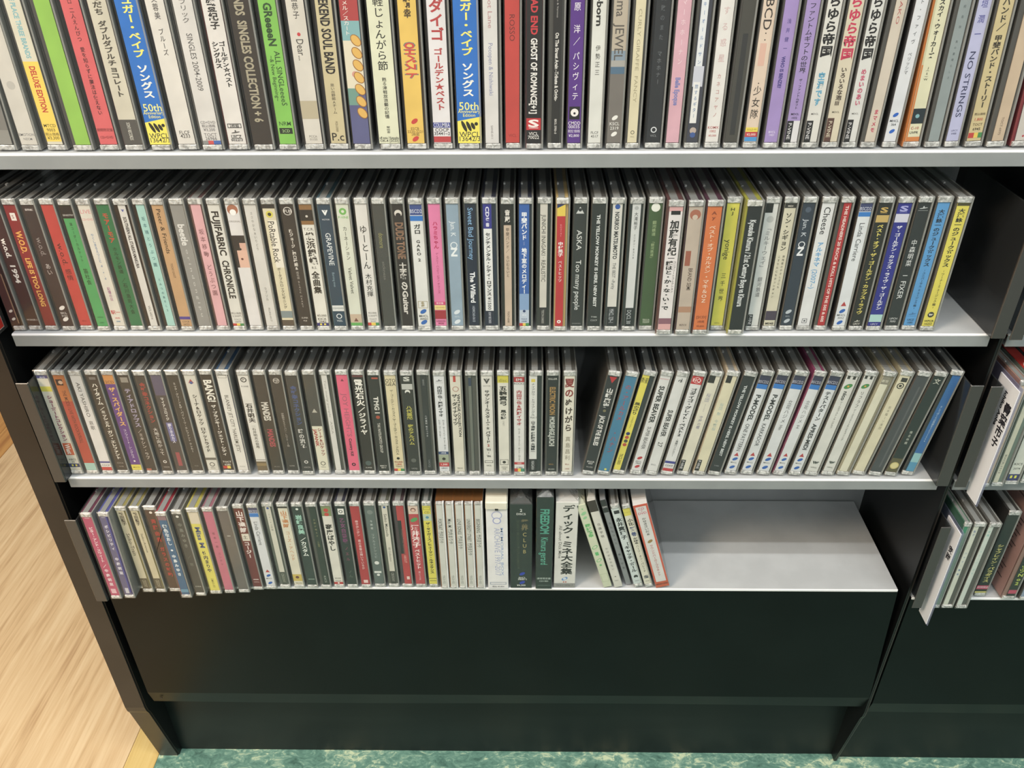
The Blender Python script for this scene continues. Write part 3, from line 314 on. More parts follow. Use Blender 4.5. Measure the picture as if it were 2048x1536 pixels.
ROW3 = '''
141,65|#dcd6c4|g|.12,.84|cream spine, magenta title, orange foot badge|B 0 .03 #4a4a7c;H .02 .2 #c8c8e0 AMJ;B .11 .16 #d0c83a;K .2 .68 .4 #93305c ショーボートコレクション;B .7 .83 #cc5a30 .1 .9;M .71 .82 .44 #f0e0d4 West;H .88 .2 #4a463c ABCS;H .91 .2 #4a463c 77;B .925 .965 #34406c;B .935 .955 #e8d838 .25 .42;B .935 .955 #e8d838 .6 .77
172,98.5|#b5432f|k|.12,.84|rust spine with orange upper part|B 0 .26 #bf6c30;B .04 .1 #3b2620 .1 .7;C .07 .4 #d8b090;L .15 .7 .32 #5a2a20 THE MODS / LIVE WITH ROCK'N'ROLL;B .92 1 #9fc4b8
203.8,132.8|#dedad6|k|.12,.84|white spine, spaced thin Latin name, red foot|L .07 .42 .34 #5a5856 AKI YASHIRO;J .46 .56 .4 #5a5856 哀歌;B .9 .92 #5c5c94;H .945 .2 #4a4846 COCP;B .965 1 #c43c36
234,165.5|#3f372f|g|.12,.84|dark umber spine with bold cream title|B .02 .045 #77706a .2 .8;K .08 .3 .44 #e8e2d4 ハイタイム;K .32 .88 .4 #e8e2d4 ／ミッシェル・ガン・エレファント;H .92 .15 #a8a094 COCA;H .96 .13 #a8a094 12198
264,198.4|#653c86|k|.12,.84|purple spine, orange title, orange top label|B 0 .09 #cc8840;H .07 .3 #6a3c20 2CD;K .12 .52 .52 #ecb450 ザ・スパイダース;J .55 .87 .3 #e4d8e8 コンプリート・シングルス;C .9 .2 #f0e8e0;B .94 1 #dccc3a;H .97 .16 #6a5c20 MUCD
292.8,229.7|#3c362f|g|.12,.84|dark brown spine with lilac katakana title|B .02 .07 #8c867c .15 .85;K .13 .53 .5 #a39ab4 ティアドロップス;J .55 .88 .42 #c9c0b4 ／ミキシン・ラブ;B .98 1 #b8644c 0 .5
324.5,261.5|#3f3832|g|.14,.84|dark brown spine, dim red and white titles|K .07 .48 .46 #a8382c 金延幸コネクション;J .53 .83 .46 #d8d2c8 大地に向かって;C .9 .4 #d8d2c8;C .9 .2 #3f3832;H .96 .16 #b8b0a4 VXCN
352.7,293|#4a4340|g|.14,.84|grey-brown spine, white and violet lettering|B 0 .2 #5a526a;K .22 .46 .26 #d8d2c8 マイアコロイジ;B .48 .68 #6c6a9c .2 .8;K .49 .7 .28 #d8d4e4 闘りきみカス;B .8 .95 #a0484c .3 .7
383.4,325.5|#3a362f|g|.14,.84|dark olive-brown spine, long thin white title|J .07 .8 .26 #c9c6ba ミック・グリーン&ザ・パイレーツ・エレファント クッカー;H .95 .13 #8c8a80 PCD
414.7,360|#d3d0c4|g|.14,.86|light grey spine with a red-blue emblem|T .06 .5 #b05044;C .075 .3 #4c5c94;K .19 .51 .38 #3f3c36 シーナ&ロケッツ;K .53 .8 .38 #3f3c36 ロケットライド;B .86 .885 #6a665c;C .935 .5 #4a463e;C .935 .36 #d3d0c4;H .975 .16 #6a665c VICL
446,394|#2f2a24|g|.14,.84|black-brown spine, huge white capitals on top|M .05 .27 .72 #e8e4d8 BANG!;K .3 .84 .4 #dcd8cc ザ・ブランキー・ジェット・シティ;H .91 .22 #e4e0d4 TOCT;H .94 .22 #e4e0d4 6280;B .955 .985 #c4382e 0 .4;B .955 .985 #e4c43c .4 .75
475.2,428.8|#dddad2|#2c4a6a|.1,.8|off-white spine beside a bared colourful cover|F 0 .03 #77746c;L .2 .8 .34 #55534c BLANKEY JET CITY "HARLEM JETS";H .96 .13 #88857c POCH
514.5,469|#dcd9d1|g|.12,.84|white spine with a diamond emblem, picture foot|C .045 .6 #3c3a36;C .045 .4 #dcd9d1;H .045 .3 #3c3a36 P;H .11 .16 #3c3a36 P-VINE;K .28 .48 .54 #2f2d2a 石井明夫;J .5 .76 .36 #3c3a36 ｜石井明夫の世界;B .9 1 #6a5c44;B .88 .885 #3c3a36;B .92 .95 #8c7850
543.8,502.4|#3a352f|g|.12,.84|dark brown spine, white over red condensed capitals|M .27 .46 .6 #d8d3c8 MANDES;M .55 .74 .5 #b04450 MANDES;H .96 .14 #8c867c MUSIC
574,534.7|#39342f|g|.12,.84|dark brown spine with a circled top emblem|C .055 .6 #b8b2a8;C .055 .48 #39342f;H .055 .3 #c8c2b8 PJP;J .38 .74 .24 #a8a298 伊藤銀次&オクトパン｜LOVE IS物;H .95 .13 #a8a298 SUPER
603.3,567|#3b3a38|g|.12,.84|dark grey spine, blue kanji over white kanji|K .1 .5 .46 #41578c 金延幸コネクション;K .54 .75 .42 #c9c6c0 時の流れ;C .9 .4 #c9c6c0;C .9 .2 #3b3a38;H .96 .16 #b0aca4 VXCN
635.6,600.3|#4c4842|g|.14,.86|grey spine half hidden by a cream paper label|T .36 .5 #b8b2a4;B .52 1 #d9d5be 0 1;K@.68 .54 .84 .34 #8f3c30 シーナ&ロケッツ;M@.26 .55 .74 .3 #b03c30 JAPANIK;C .925 .5 #4a463e;C .925 .36 #d9d5be;H .965 .16 #6a665c VICL
668.2,633|#d5d2cc|g|.2,.6|narrow white spine in a smoky case, pale title|L .05 .6 .36 #9c9890 Too many people   ASKA
696.5,667|#e75c7e|g|.12,.86|vivid pink spine with grey-red Latin title|T .05 .3 #7c2c40;L .18 .63 .42 #a8586c JOY HEIGHTS;M .65 .84 .26 #4a2430 Country Kill;C .935 .4 #4a2430;C .935 .15 #e75c7e
726.8,699.5|#2c2621|g|.1,.84|black-brown spine with fat white four-kanji title|B 0 .02 #6a3838;K .04 .31 .64 #ece8de 電光石火;K .32 .61 .56 #ece8de ／ジライヤ;C .92 .6 #4c5a58;H .97 .16 #b8b8b0 SUPER
756,731.8|#2c2c28|g|.12,.84|black spine, white serif title and orange emblem|B .02 .035 #b04a34 .3 .9;M .21 .38 .44 #d4d2c8 TMG I;C .42 .4 #a8482c;M .48 .8 .26 #b4b2a8 TAK MATSUMOTO GROUP;H .945 .18 #d4d2c8 BMCV;H .965 .18 #d4d2c8 8011
786.3,764|#d8cba2|g|.12,.84|light tan spine, checkered black top lettering|H .05 .36 #3a3024 OTO;H .085 .36 #3a3024 GEA;J .14 .82 .3 #3c3626 ザ・ゴールデン・カップス／ザ・ゴールデン・カップス・アルバム;C .86 .3 #2c281c;H .9 .14 #a8442c 税込価格;H .925 .2 #c4483c 1,800;H .95 .17 #6a5c38 TOCT;B .975 1 #c4382e 0 .35;B .975 1 #e4c43c .35 .65;B .975 1 #3c8a4a .65 1
816.6,796.4|#2e302c|g|.12,.84|black spine with bright yellow-green title|S .03 .5 #cfd0c8;B .08 .135 #b8bab4;C .16 .5 #dcdcd4;C .175 .4 #2e302c;K .3 .44 .44 #bcb63a 八代亜紀;K .49 .71 .42 #bcb63a 夜のアルバム;C .88 .5 #5c605a;H .97 .16 #a8aaa4 UCCJ
846.8,830.7|#2d3030|g|.3,.68|black narrow spine with small white kanji|L .04 .1 .3 #8c9090 EMINENCE;J .4 .63 .34 #c8cccc 八代亜紀 夜のつづき;L .88 .96 .3 #8c9090 UCCJ
877,863|#dadcdf|g|.12,.84|white spine, navy band and red price foot|E .05 .4 #55585c;K .1 .41 .38 #2e3034 内田裕也・尾藤イサオ;J@.68 .44 .76 .2 #3e4044 ロック・サーフィン・ホット・ロッド;J@.28 .44 .63 .2 #3e4044 レッツ・ゴー・モンキー;B .78 .81 #2c4470;H .795 .15 #e0e4ec 2枚組;B .815 .9 #9aa48c;C .86 .36 #2c2c24;B .9 .945 #bc3438;H .922 .22 #f4e8e4 1,500;H .965 .18 #55585c UPCY
907.4,895|#d8d3c2|g|.12,.84|bone spine with a small red rectangle on top|B 0 .06 #bc3c30 .3 .55;C .13 .6 #a0604c;C .13 .48 #d8d3c2;M@.74 .18 .62 .24 #2e2c26 VINTAGE COLLECTION;K@.34 .18 .5 .42 #2e2c26 ザ・ダイナマイツ;H .965 .16 #6a665a TECH
936.6,927.5|#6a6f66|g|.3,.5|bare clear case with a thin grey-green strip|B .02 .1 #2e3a50
965.2,958|#dad8cf|g|.12,.84|white spine, grey arrow emblem, dates at foot|V .05 .6 #4a4a44;H .1 .13 #4a4a44 VICTOR;K .14 .5 .38 #34332f サザンオールスターズ;K .51 .55 .3 #6a6a64 ★;K .56 .69 .38 #34332f バラード;K .695 .73 .36 #a83830 2;H .76 .26 #34332f '83;J .78 .81 .3 #34332f ~;H .83 .26 #34332f '86;F .88 .905 #34332f;H .935 .17 #4a4a44 VICL
995.5,990.4|#dbd8cb|k|.12,.84|cream-white spine with a yellow top block|B 0 .07 #cdc32a;H .045 .34 #8c8628 disc;K .1 .3 .58 #2a2924 五輪真弓;K .34 .44 .46 #2a2924 風の詩;J .45 .51 .26 #55534a (うた);F .87 .93 #3c3a34;H .9 .3 #3c3a34 ●;H .955 .17 #8c8a7c 32DH;H .975 .17 #8c8a7c 308
1025.8,1023.7|#dbdad7|g|.12,.84|white spine, crimson kanji and red top label|B .01 .06 #a82c30;H .037 .28 #ece8e4 EMI;H .075 .24 #2e2c2a ROCKS;K .14 .5 .42 #aa3038 内田裕也&尾藤イサオ;J .53 .88 .22 #4c4a48 ロック,サーフィン,ホット・ロッド;B .895 .92 #bc3438;H .908 .16 #f0e4e0 1500;H .955 .2 #3c3a38 11301;B .965 1 #c4382e 0 .35;B .965 1 #e4c43c .35 .65;B .965 1 #3c8a6a .65 1
1056,1055|#d6d7d2|#24282a|.08,.58|pale grey spine with a small yellow square|B .03 .06 #d8c034 .25 .75;J .07 .4 .46 #44464a ナイアガラ・トライアングル;H .415 .3 #44464a Vol.1;K .45 .79 .46 #34363a 山下達郎 伊藤銀次 大滝詠一;B .86 1 #1e2224;L .88 .98 .4 #b8bcbc NIAGARA
1088.3,1089.3|#1f2425|g|.16,.84|black spine, amber and white condensed title|H .03 .2 #c8c8c0 KILLER;M .11 .39 .52 #a8803c ELECTRIC MOON;M .41 .72 .5 #c4c8c0 MORISHIGE,JUICHI;H .92 .16 #a8803c ESCL;H .975 .16 #b8bab4 ¥3,000
1119.6,1122.6|#dfdaca|g|.16,.84|cream spine, brush title shaded red to black|K .02 .22 .72 #8c2f2c 夏の;K .22 .57 .62 #4a3a30 ぬけがら;J .61 .88 .5 #8f8672 真島昌利;H .92 .16 #a86a5c 税込;H .97 .13 #a86a5c 2枚組
1161,1216.4|#24272b|g|.14,.86|black leaning spine with a red triangle on top|U .03 .7 #b8242c;K .12 .32 .5 #e2e0dc 山崎廣史;C .35 .3 #77704c;M .4 .72 .44 #dcdad6 JACK OF THE BLUES;H .9 .2 #dcdad6 BVCR;H .92 .2 #dcdad6 603;H .96 .16 #a8a6a2 ¥3,000
1191.2,1252|#3a7da0|g|.12,.9|steel blue spine with scribbled red title|J .08 .45 .5 #b04450 の・アールカメ;J .55 .8 .5 #9c4c5c ・ハナン;B .97 .99 #d8d448 .5 .7
1221.5,1287.5|#e0d33c|#2c3034|.1,.55|narrow yellow spine, three small discs low down|H .05 .7 #3a3818 新星;K .27 .4 .8 #4a4820 風の祭り;J .41 .54 .5 #6a6828 ~CARNIVAL;C .6 .6 #30326c;C .64 .6 #b84438;C .68 .6 #4a4a40;C .72 .6 #b84438;L .82 .94 .5 #55531c TKCS-3003
1256.2,1322|#dad9d8|g|.14,.84|white spine, black bold capitals, two red ovals|H .03 .13 #c87878 ANNIVERSARY;M .1 .48 .48 #2c2b2c SUPER BEAVER;L .52 .76 .36 #3a393a SUPER BEAVER;O .86 .4 #b82c34;H .9 .2 #3a393a ESCL;H .92 .2 #3a393a 3466;O .955 .4 #b82c34
1287.5,1354|#dadad8|g|.12,.86|white spine, bold low-set title and small number|M .02 .06 .3 #2c2b2c で;M .34 .62 .44 #3a393a SUPER BEAVER;L .68 .73 .44 #3a393a 27;H .93 .16 #55555a ESCL
1317.8,1386.4|#dcdbda|g|.14,.84|white spine with circled red label, blue-red foot|B 0 .08 #c02c30;C .04 .66 #e8c8c4;C .04 .56 #c02c30;H .04 .36 #f0dcd8 HQ;K .12 .62 .46 #2a292a ゴダイゴ・グレイト・ベスト2;J .64 .84 .24 #3a393a ~英語バージョン~;B .89 .915 #3c4090;H .94 .2 #44424a COCP;B .97 1 #c03438
1350,1420.7|#dcd6c2|g|.12,.84|ivory spine with faint violet kanji|B 0 .07 #2a2826 0 .6;J .17 .26 .4 #9894a4 桜団;J .28 .36 .16 #a8a4a8 さくらだん;J .4 .54 .32 #8c889c 守屋の櫻;B .88 1 #201f20 0 .45;L@.22 .89 .98 .26 #dcd9dc P-VINE
1382.3,1454|#dcd4b4|#b8a890|.12,.84|buttery ivory spine with faint aqua kanji|B 0 .07 #2a2826 .1 .6;J .27 .4 .34 #a8b8b0 桜団 新;J .44 .56 .34 #a8b8b0 今夜桜;B .88 1 #201f20 0 .45;L@.22 .89 .98 .26 #dcd9dc P-VINE
1412.6,1489.3|#2a2e30|g|.12,.86|black leaning spine with tiny white capitals|M .09 .83 .24 #d0d4d4 THE YELLOW MONKEY IS HERE. NEW BEST;H .94 .14 #8c9090 TYMS
1445,1522.6|#d8dadc|g|.14,.84|white ovals-and-triangle spine right of a black one|B 0 .09 #34344e;H .06 .3 #b8b8c8 BSCD2;B .085 .13 #2276c8;M .19 .46 .44 #34363a P-MODEL;L .49 .78 .38 #44464a ONE PATTERN;T .82 .5 #b83840;O .87 .4 #2660b4;H .91 .16 #55585c MHCL;O .96 .4 #2660b4
1477.2,1556.3|#d8dadc|g|.14,.84|white spine, bold over thin Latin capitals, triangle|B 0 .09 #34344e;H .06 .3 #b8b8c8 BSCD2;B .085 .13 #2276c8;M .19 .46 .44 #34363a P-MODEL;L .49 .73 .38 #44464a KARKADOR;T .82 .5 #b83840;O .87 .4 #2660b4;H .91 .16 #55585c MHCL;O .96 .4 #2660b4
1509.5,1590.6|#d9dbdd|g|.14,.84|white spine, grey katakana left of the plum case|B 0 .09 #34344e;H .06 .3 #b8b8c8 BSCD2;B .085 .13 #2276c8;J .24 .48 .4 #5c5e62 立花ハジメ;L .5 .55 .3 #5c5e62 Hm;T .82 .5 #b83840;O .87 .4 #2660b4;H .91 .16 #55585c MHCL;O .96 .4 #2660b4
1542,1630|#d9dbdd|#7c2c54|.16,.86|white spine in a plum-tinted case|B 0 .09 #34344e;H .06 .3 #b8b8c8 BSCD2;B .085 .13 #2276c8;J .24 .48 .4 #6a6c70 立花ハジメ;L .5 .53 .3 #6a6c70 H;T .82 .5 #b83840;O .87 .4 #2660b4;H .91 .16 #55585c MHCL;O .96 .4 #2660b4
1573.5,1662|#d9dbdd|g|.14,.84|white spine, bold black katakana, triangle and ovals|B 0 .09 #34344e;H .06 .3 #b8b8c8 BSCD2;B .085 .13 #2276c8;K .15 .45 .44 #34363a テストパターン;M .48 .76 .4 #34363a APRES-MIDI;T .82 .5 #b83840;O .87 .4 #2660b4;H .91 .16 #55585c MHCL;O .96 .4 #2660b4
1605.8,1695.5|#d8d7d0|g|.14,.84|white spine, green-orange leaf mark, short Latin title|B 0 .03 #34322e .1 .35;B 0 .03 #34322e .6 .85;O .1 .55 #3f8a44;C .1 .2 #d89c34;M .15 .24 .34 #3a3a36 nico;J .25 .53 .22 #6a6a64 ゲームオブストッキングラブ;W .9 .4 #2e3a34;H .955 .15 #77756c WPCL
1639,1731|#d8d7d0|g|.14,.84|white spine, green-orange leaf mark, long katakana title|B 0 .03 #34322e .1 .35;B 0 .03 #34322e .6 .85;O .1 .55 #3f8a44;C .1 .2 #d89c34;J .15 .32 .34 #3a3a36 リフラフ;J .33 .66 .22 #6a6a64 ゲームオブストッキングラブソング;W .9 .4 #2e3a34;H .955 .15 #77756c WPCL
1669.3,1768|#dcd7be|#9a937c|.2,.7|thin pale yellow spine without title|B 0 .08 #8a8574;H .05 .3 #dcd7be 新世
1700.6,1803|#dbd2b2|#a0977c|.14,.8|ivory spine with a black spiral logo|C .1 .7 #34322c;C .1 .5 #dbd2b2;C .1 .3 #34322c;B .02 .06 #34322c .3 .9;J .3 .55 .26 #9c947c 坂本龍ーソ楽団
1733,1838|#44474a|g|.1,.9|see-through grey case without a title|B .1 .95 #585a5c .55 .7
1765,1872|#1d2a28|g|.1,.9|dark green-black spine with a gold foot seal|H .05 .4 #c8c8b8 文;J .55 .7 .24 #b8bcac 椎名林檎;B .85 1 #5a5434;C .93 .8 #c9b86c;C .93 .62 #d8cc8c
1799.5,1904|#22608c|#2a2e30|.3,.86|cobalt blue spine at the right bookend|B 0 .8 #2968a8;J .3 .68 .3 #b8d0e4 そしてぼくらは希望をうたう2004;B .8 .9 #8cc0c4;B .9 1 #4c94b8
'''
ROW4 = '''
221,160,-20|#c04870|#5a2c40|.14,.84|raspberry pink spine at the left bookend|H .01 .24 #e8c8d0 mm;K .12 .56 .38 #f0d8e0 ビター・アンド・スウィート;K .58 .88 .34 #f0d8e0 ／中森明菜;B .91 .97 #e8b8c4 .2 .75
248.6,190.8,-19|#5e5c84|#484a8c|.14,.7|dusty purple spine with a vivid blue edge|B 0 .97 #2c3ca4 .86 1;H .01 .24 #c8c8dc mm;K .1 .42 .42 #dcdae8 ポシビリティ;K .5 .74 .42 #dcdae8 中森明菜;B .91 .98 #c8c8d4 .25 .75
285,226.6,-10|#cdc3a4|#8c8450|.14,.7|cream spine, larger Latin title, olive case|K .02 .18 .5 #44403a 松田聖子;L .28 .56 .5 #44403a Seiko-Train;B .86 1 #57503c;L .88 .98 .5 #a8a084 CBS/SONY
312,255.5,-10|#cdc2a0|#8c8450|.14,.7|cream spine, smaller Latin title, olive case|K .02 .18 .5 #44403a 松田聖子;L .28 .52 .3 #5c564a Seiko-Avenue;B .86 1 #57503c;L .88 .98 .5 #a8a084 CBS/SONY
338,283.3,-9|#4a3428|k|.14,.84|chocolate spine with red title and two white dots|C .03 .3 #e8e0d4;K .1 .4 .4 #b8342c 斉藤由貴;K .45 .85 .38 #b8342c ガラスの鼓動
361.7,308,-18|#29628a|#8a2434|.16,.8|ocean blue spine protruding beside a crimson edge|B 0 .05 #8a6c74;K .1 .36 .44 #dfe8ec 御色なおし;C .42 .3 #f0f4f4;K .47 .76 .4 #dfe8ec 中島みゆき;B .93 .97 #5c94b0
391,338,-15|#3f433f|g|.12,.84|dark olive-grey spine, faint handwritten kanji|C .03 .34 #dcdcd4;J .1 .42 .44 #868a80 中島みゆき;J .48 .68 .44 #6a6e64 ／寒;H .92 .2 #b8bab0 D35A
419,366.6,-12|#ddd24c|#a8a04c|.16,.84|lemon spine with blue-grey Latin title|B 0 .14 #d8ccb4;M .18 .44 .48 #4c5c84 Miss M;K .48 .76 .4 #44464c 竹内まりや;L .84 .96 .26 #8c8434 DMAX-001
448.4,398,-11|#c86c84|#8c5c68|.14,.84|dusky pink spine with thin brown kanji|J .24 .46 .3 #6c3444 坂本一郎;J .5 .68 .3 #8c4c5c ゴンチャ
476,426.4,-10|#68625e|g|.1,.9|empty-looking smoky case with a small hook mark|B .3 .31 #b0aca8 .3 .6
505.3,458,-6|#6f2c2b|k|.12,.86|maroon spine, white kanji and a white badge|K .03 .3 .62 #ece0dc 山下達郎;B .31 .4 #dcd4c4 .15 .95;H .355 .4 #4a4438 土;K .41 .62 .5 #ece0dc コージー;B .9 .91 #d8c8c4 .2 .8;H .94 .16 #c8b0ac WPCL
531.4,485.8,-5|#d8dade|g|.14,.84|white spine, blue top bar and two blue ovals|B 0 .06 #44486c;H .04 .3 #c8ccdc BSCD2;B .065 .11 #2478c8;L .17 .46 .42 #66686c Linda Carriere;T .8 .5 #b83438;O .86 .4 #2460b8;H .9 .18 #44484c MHCL;O .96 .4 #2460b8
559,516.7,-3|#cfccbc|#5c6058|.3,.7|narrow grey-white spine, blue dot on top|C .02 .5 #2c4c9c;J .08 .3 .4 #88867a Seiko手紙;B .83 1 #4c5248;L .85 .97 .5 #9ca090 CBS/SONY
586.7,545.2,-3|#dcd6c0|k|.14,.84|cream spine with orange title and portrait foot|B 0 .02 #3c3a34;K .05 .26 .56 #c88448 山下達郎;J .3 .68 .44 #c88448 コーズ・アヘッド;B .86 .95 #c8b048;C .9 .4 #6c4030;H .98 .2 #77725c TECN
613.6,576,-3|#2a3c37|g|.12,.84|dark green spine, mint kanji and white katakana|C .03 .3 #dce4dc;K .1 .34 .56 #9cd0bc 岩崎良美;K .38 .62 .52 #e4ece4 ／カスタム;B .92 .93 #8ca094 .2 .9
640.4,604.6,-3|#29382f|g|.3,.8|dark green spine with tiny gold kanji|J .14 .38 .3 #8c8c5c お腹が鳴るぞ;J .42 .5 .3 #8c8c5c この瞬間;L .88 .97 .3 #a8b0a4 KICS
667,634,-2|#dbd8cd|g|.12,.84|white spine, black title, red badges at the top|B 0 .12 #7c8c5c;C .05 .5 #c43c34;C .1 .5 #c43c34;K .22 .56 .58 #2a2824 寄席ばやし;H .92 .17 #4a463e ¥2,000;H .955 .18 #4a463e KICX;B .97 1 #bc3434;C .985 .22 #f0ece4
693.7,664.4,-2|#22322e|#2a2a3a|.12,.84|black-green spine with purple handwritten title|B .03 .1 #e4e4de .2 .85;C .065 .42 #22322e;C .065 .26 #e4e4de;K .14 .46 .44 #7c3c6c 乙女白薔薇;J .49 .7 .4 #8c3c5c ノエル;J .8 .92 .4 #5c6c5c ノん
721.4,693,-2|#b02f35|k|.12,.84|crimson spine with small white title|J .17 .37 .34 #ecd0cc 帝子ボンボン;J .41 .8 .32 #ecd0cc 君の青春は輝いているか;B .94 .98 #e8c8c4 .3 .8
748,721.4,-1|#5c6a66|g|.12,.84|grey-green spine with oval logos low down|C .08 .6 #76827c;J .17 .3 .24 #c8d0ca 今陽陽;J .34 .66 .3 #a8b4ae リアルミシシッピ;C .72 .5 #dce0da;B .83 .855 #dce0da .1 .85;C .88 .34 #dce0da
776,750.7,-1|#d3cfbf|#55564c|.3,.72|narrow cream spine, blue dot and thin Latin name|C .02 .5 #2c5494;L .1 .38 .5 #55534a Seiko Matsuda;L .52 .7 .4 #77746a 80 Collection;B .83 1 #3c3e38;L .85 .97 .5 #a0a094 CBS/SONY
802.8,779.2,-1|#b8383a|#44343a|.3,.84|red spine with a jagged black patch|B .18 .6 #232a28 0 .5;L .28 .62 .3 #8c5c54 THEATRE BOOKS;L .62 .72 .34 #d8a8a0 ABOUT;B .9 .94 #e4ccc4 .4 .8
830.5,808.5,-1|#bc3f47|g|.1,.84|rose red spine, face photo, big white kanji|B 0 .1 #d8c0b0;C .05 .56 #7c5040;C .055 .38 #e0b8a4;O .17 .6 #4c9c54;K .23 .52 .66 #f0dedc 酒井法子;K .54 .8 .46 #f0dedc ベストヒット;J .83 .95 .22 #e8c8c8 碧いうさぎ
857.3,837.8,-1|#ddd232|#3c4440|.1,.86|bright yellow spine, black katakana title|F .02 .05 #55501c;H .08 .3 #6c6824 CD;B .1 .18 #b8c8a8;C .14 .4 #4c8ca8;K .2 .86 .42 #34321c ザ・タイガース／ヒューマン・ルネッサンス;B .92 .925 #55501c;H .955 .18 #6c6824 POCH
'''
# ------------------------------------------------------------------ lettering
def parse(line):
    p = line.split('|'); els = []
    for e in p[5].split(';'):
        if not e.strip(): continue
        t = e.strip().split(' '); k = t[0][0]; uc = float(t[0][2:]) if '@' in t[0] else .5
        if k in 'JKLM': els.append((k, uc, float(t[1]), float(t[2]), float(t[3]), t[4], ' '.join(t[5:])))
        elif k == 'H': els.append((k, uc, float(t[1]), 0, float(t[2]), t[3], ' '.join(t[4:])))
        elif k == 'B': els.append((k, float(t[4]) if len(t) > 4 else 0., float(t[1]), float(t[2]), float(t[5]) if len(t) > 5 else 1., t[3], ''))
        elif k in 'FZR': els.append((k, uc, float(t[1]), float(t[2]), 0, t[3], ''))
        else: els.append((k, uc, float(t[1]), 0, float(t[2]), t[3], ''))
    return [float(v) for v in p[0].split(',')], p[1], p[2], [float(v) for v in p[3].split(',')] if ',' in p[3] else [.1, .84], p[4], els
ROWS = [[parse(l) for l in R.strip().split('\n')] for R in (ROW1, ROW2, ROW3, ROW4)]
TURN = set('ー~～〜（）()「」｜-…')
GLYPH = {}
def need(s, bold): GLYPH.setdefault((s, bold), None)
def collect(els):
    for e in els:
        if e[0] in 'JK':
            for ch in e[6]:
                if ch != ' ': need(ch, e[0] == 'K')
        elif e[0] in 'LM': need(e[6], e[0] == 'M') if e[6].strip() else None
        elif e[0] == 'H': need(e[6], False)
        elif e[0] == 'S': need('S', True)
def make_glyphs():
    tmp = []
    for (s, b) in GLYPH:
        c = bpy.data.curves.new('t', 'FONT'); c.body = s; c.size = 1; c.offset = .006; c.resolution_u = 2; c.align_x = 'LEFT'
        if b: c.offset = .034
        o = bpy.data.objects.new('t', c); COL.objects.link(o); tmp.append(((s, b), o))
    dg = bpy.context.evaluated_depsgraph_get(); dg.update()
    for k, o in tmp:
        ev = o.evaluated_get(dg); me = ev.to_mesh(); me.calc_loop_triangles()
        v = np.empty(len(me.vertices)*3, 'f'); me.vertices.foreach_get('co', v); v = v.reshape(-1, 3)[:, :2]
        t = np.empty(len(me.loop_triangles)*3, 'i'); me.loop_triangles.foreach_get('vertices', t)
        GLYPH[k] = (v.copy(), t.reshape(-1, 3).copy()) if len(v) else None
        ev.to_mesh_clear()
    for k, o in tmp:
        c = o.data; bpy.data.objects.remove(o); bpy.data.curves.remove(c)
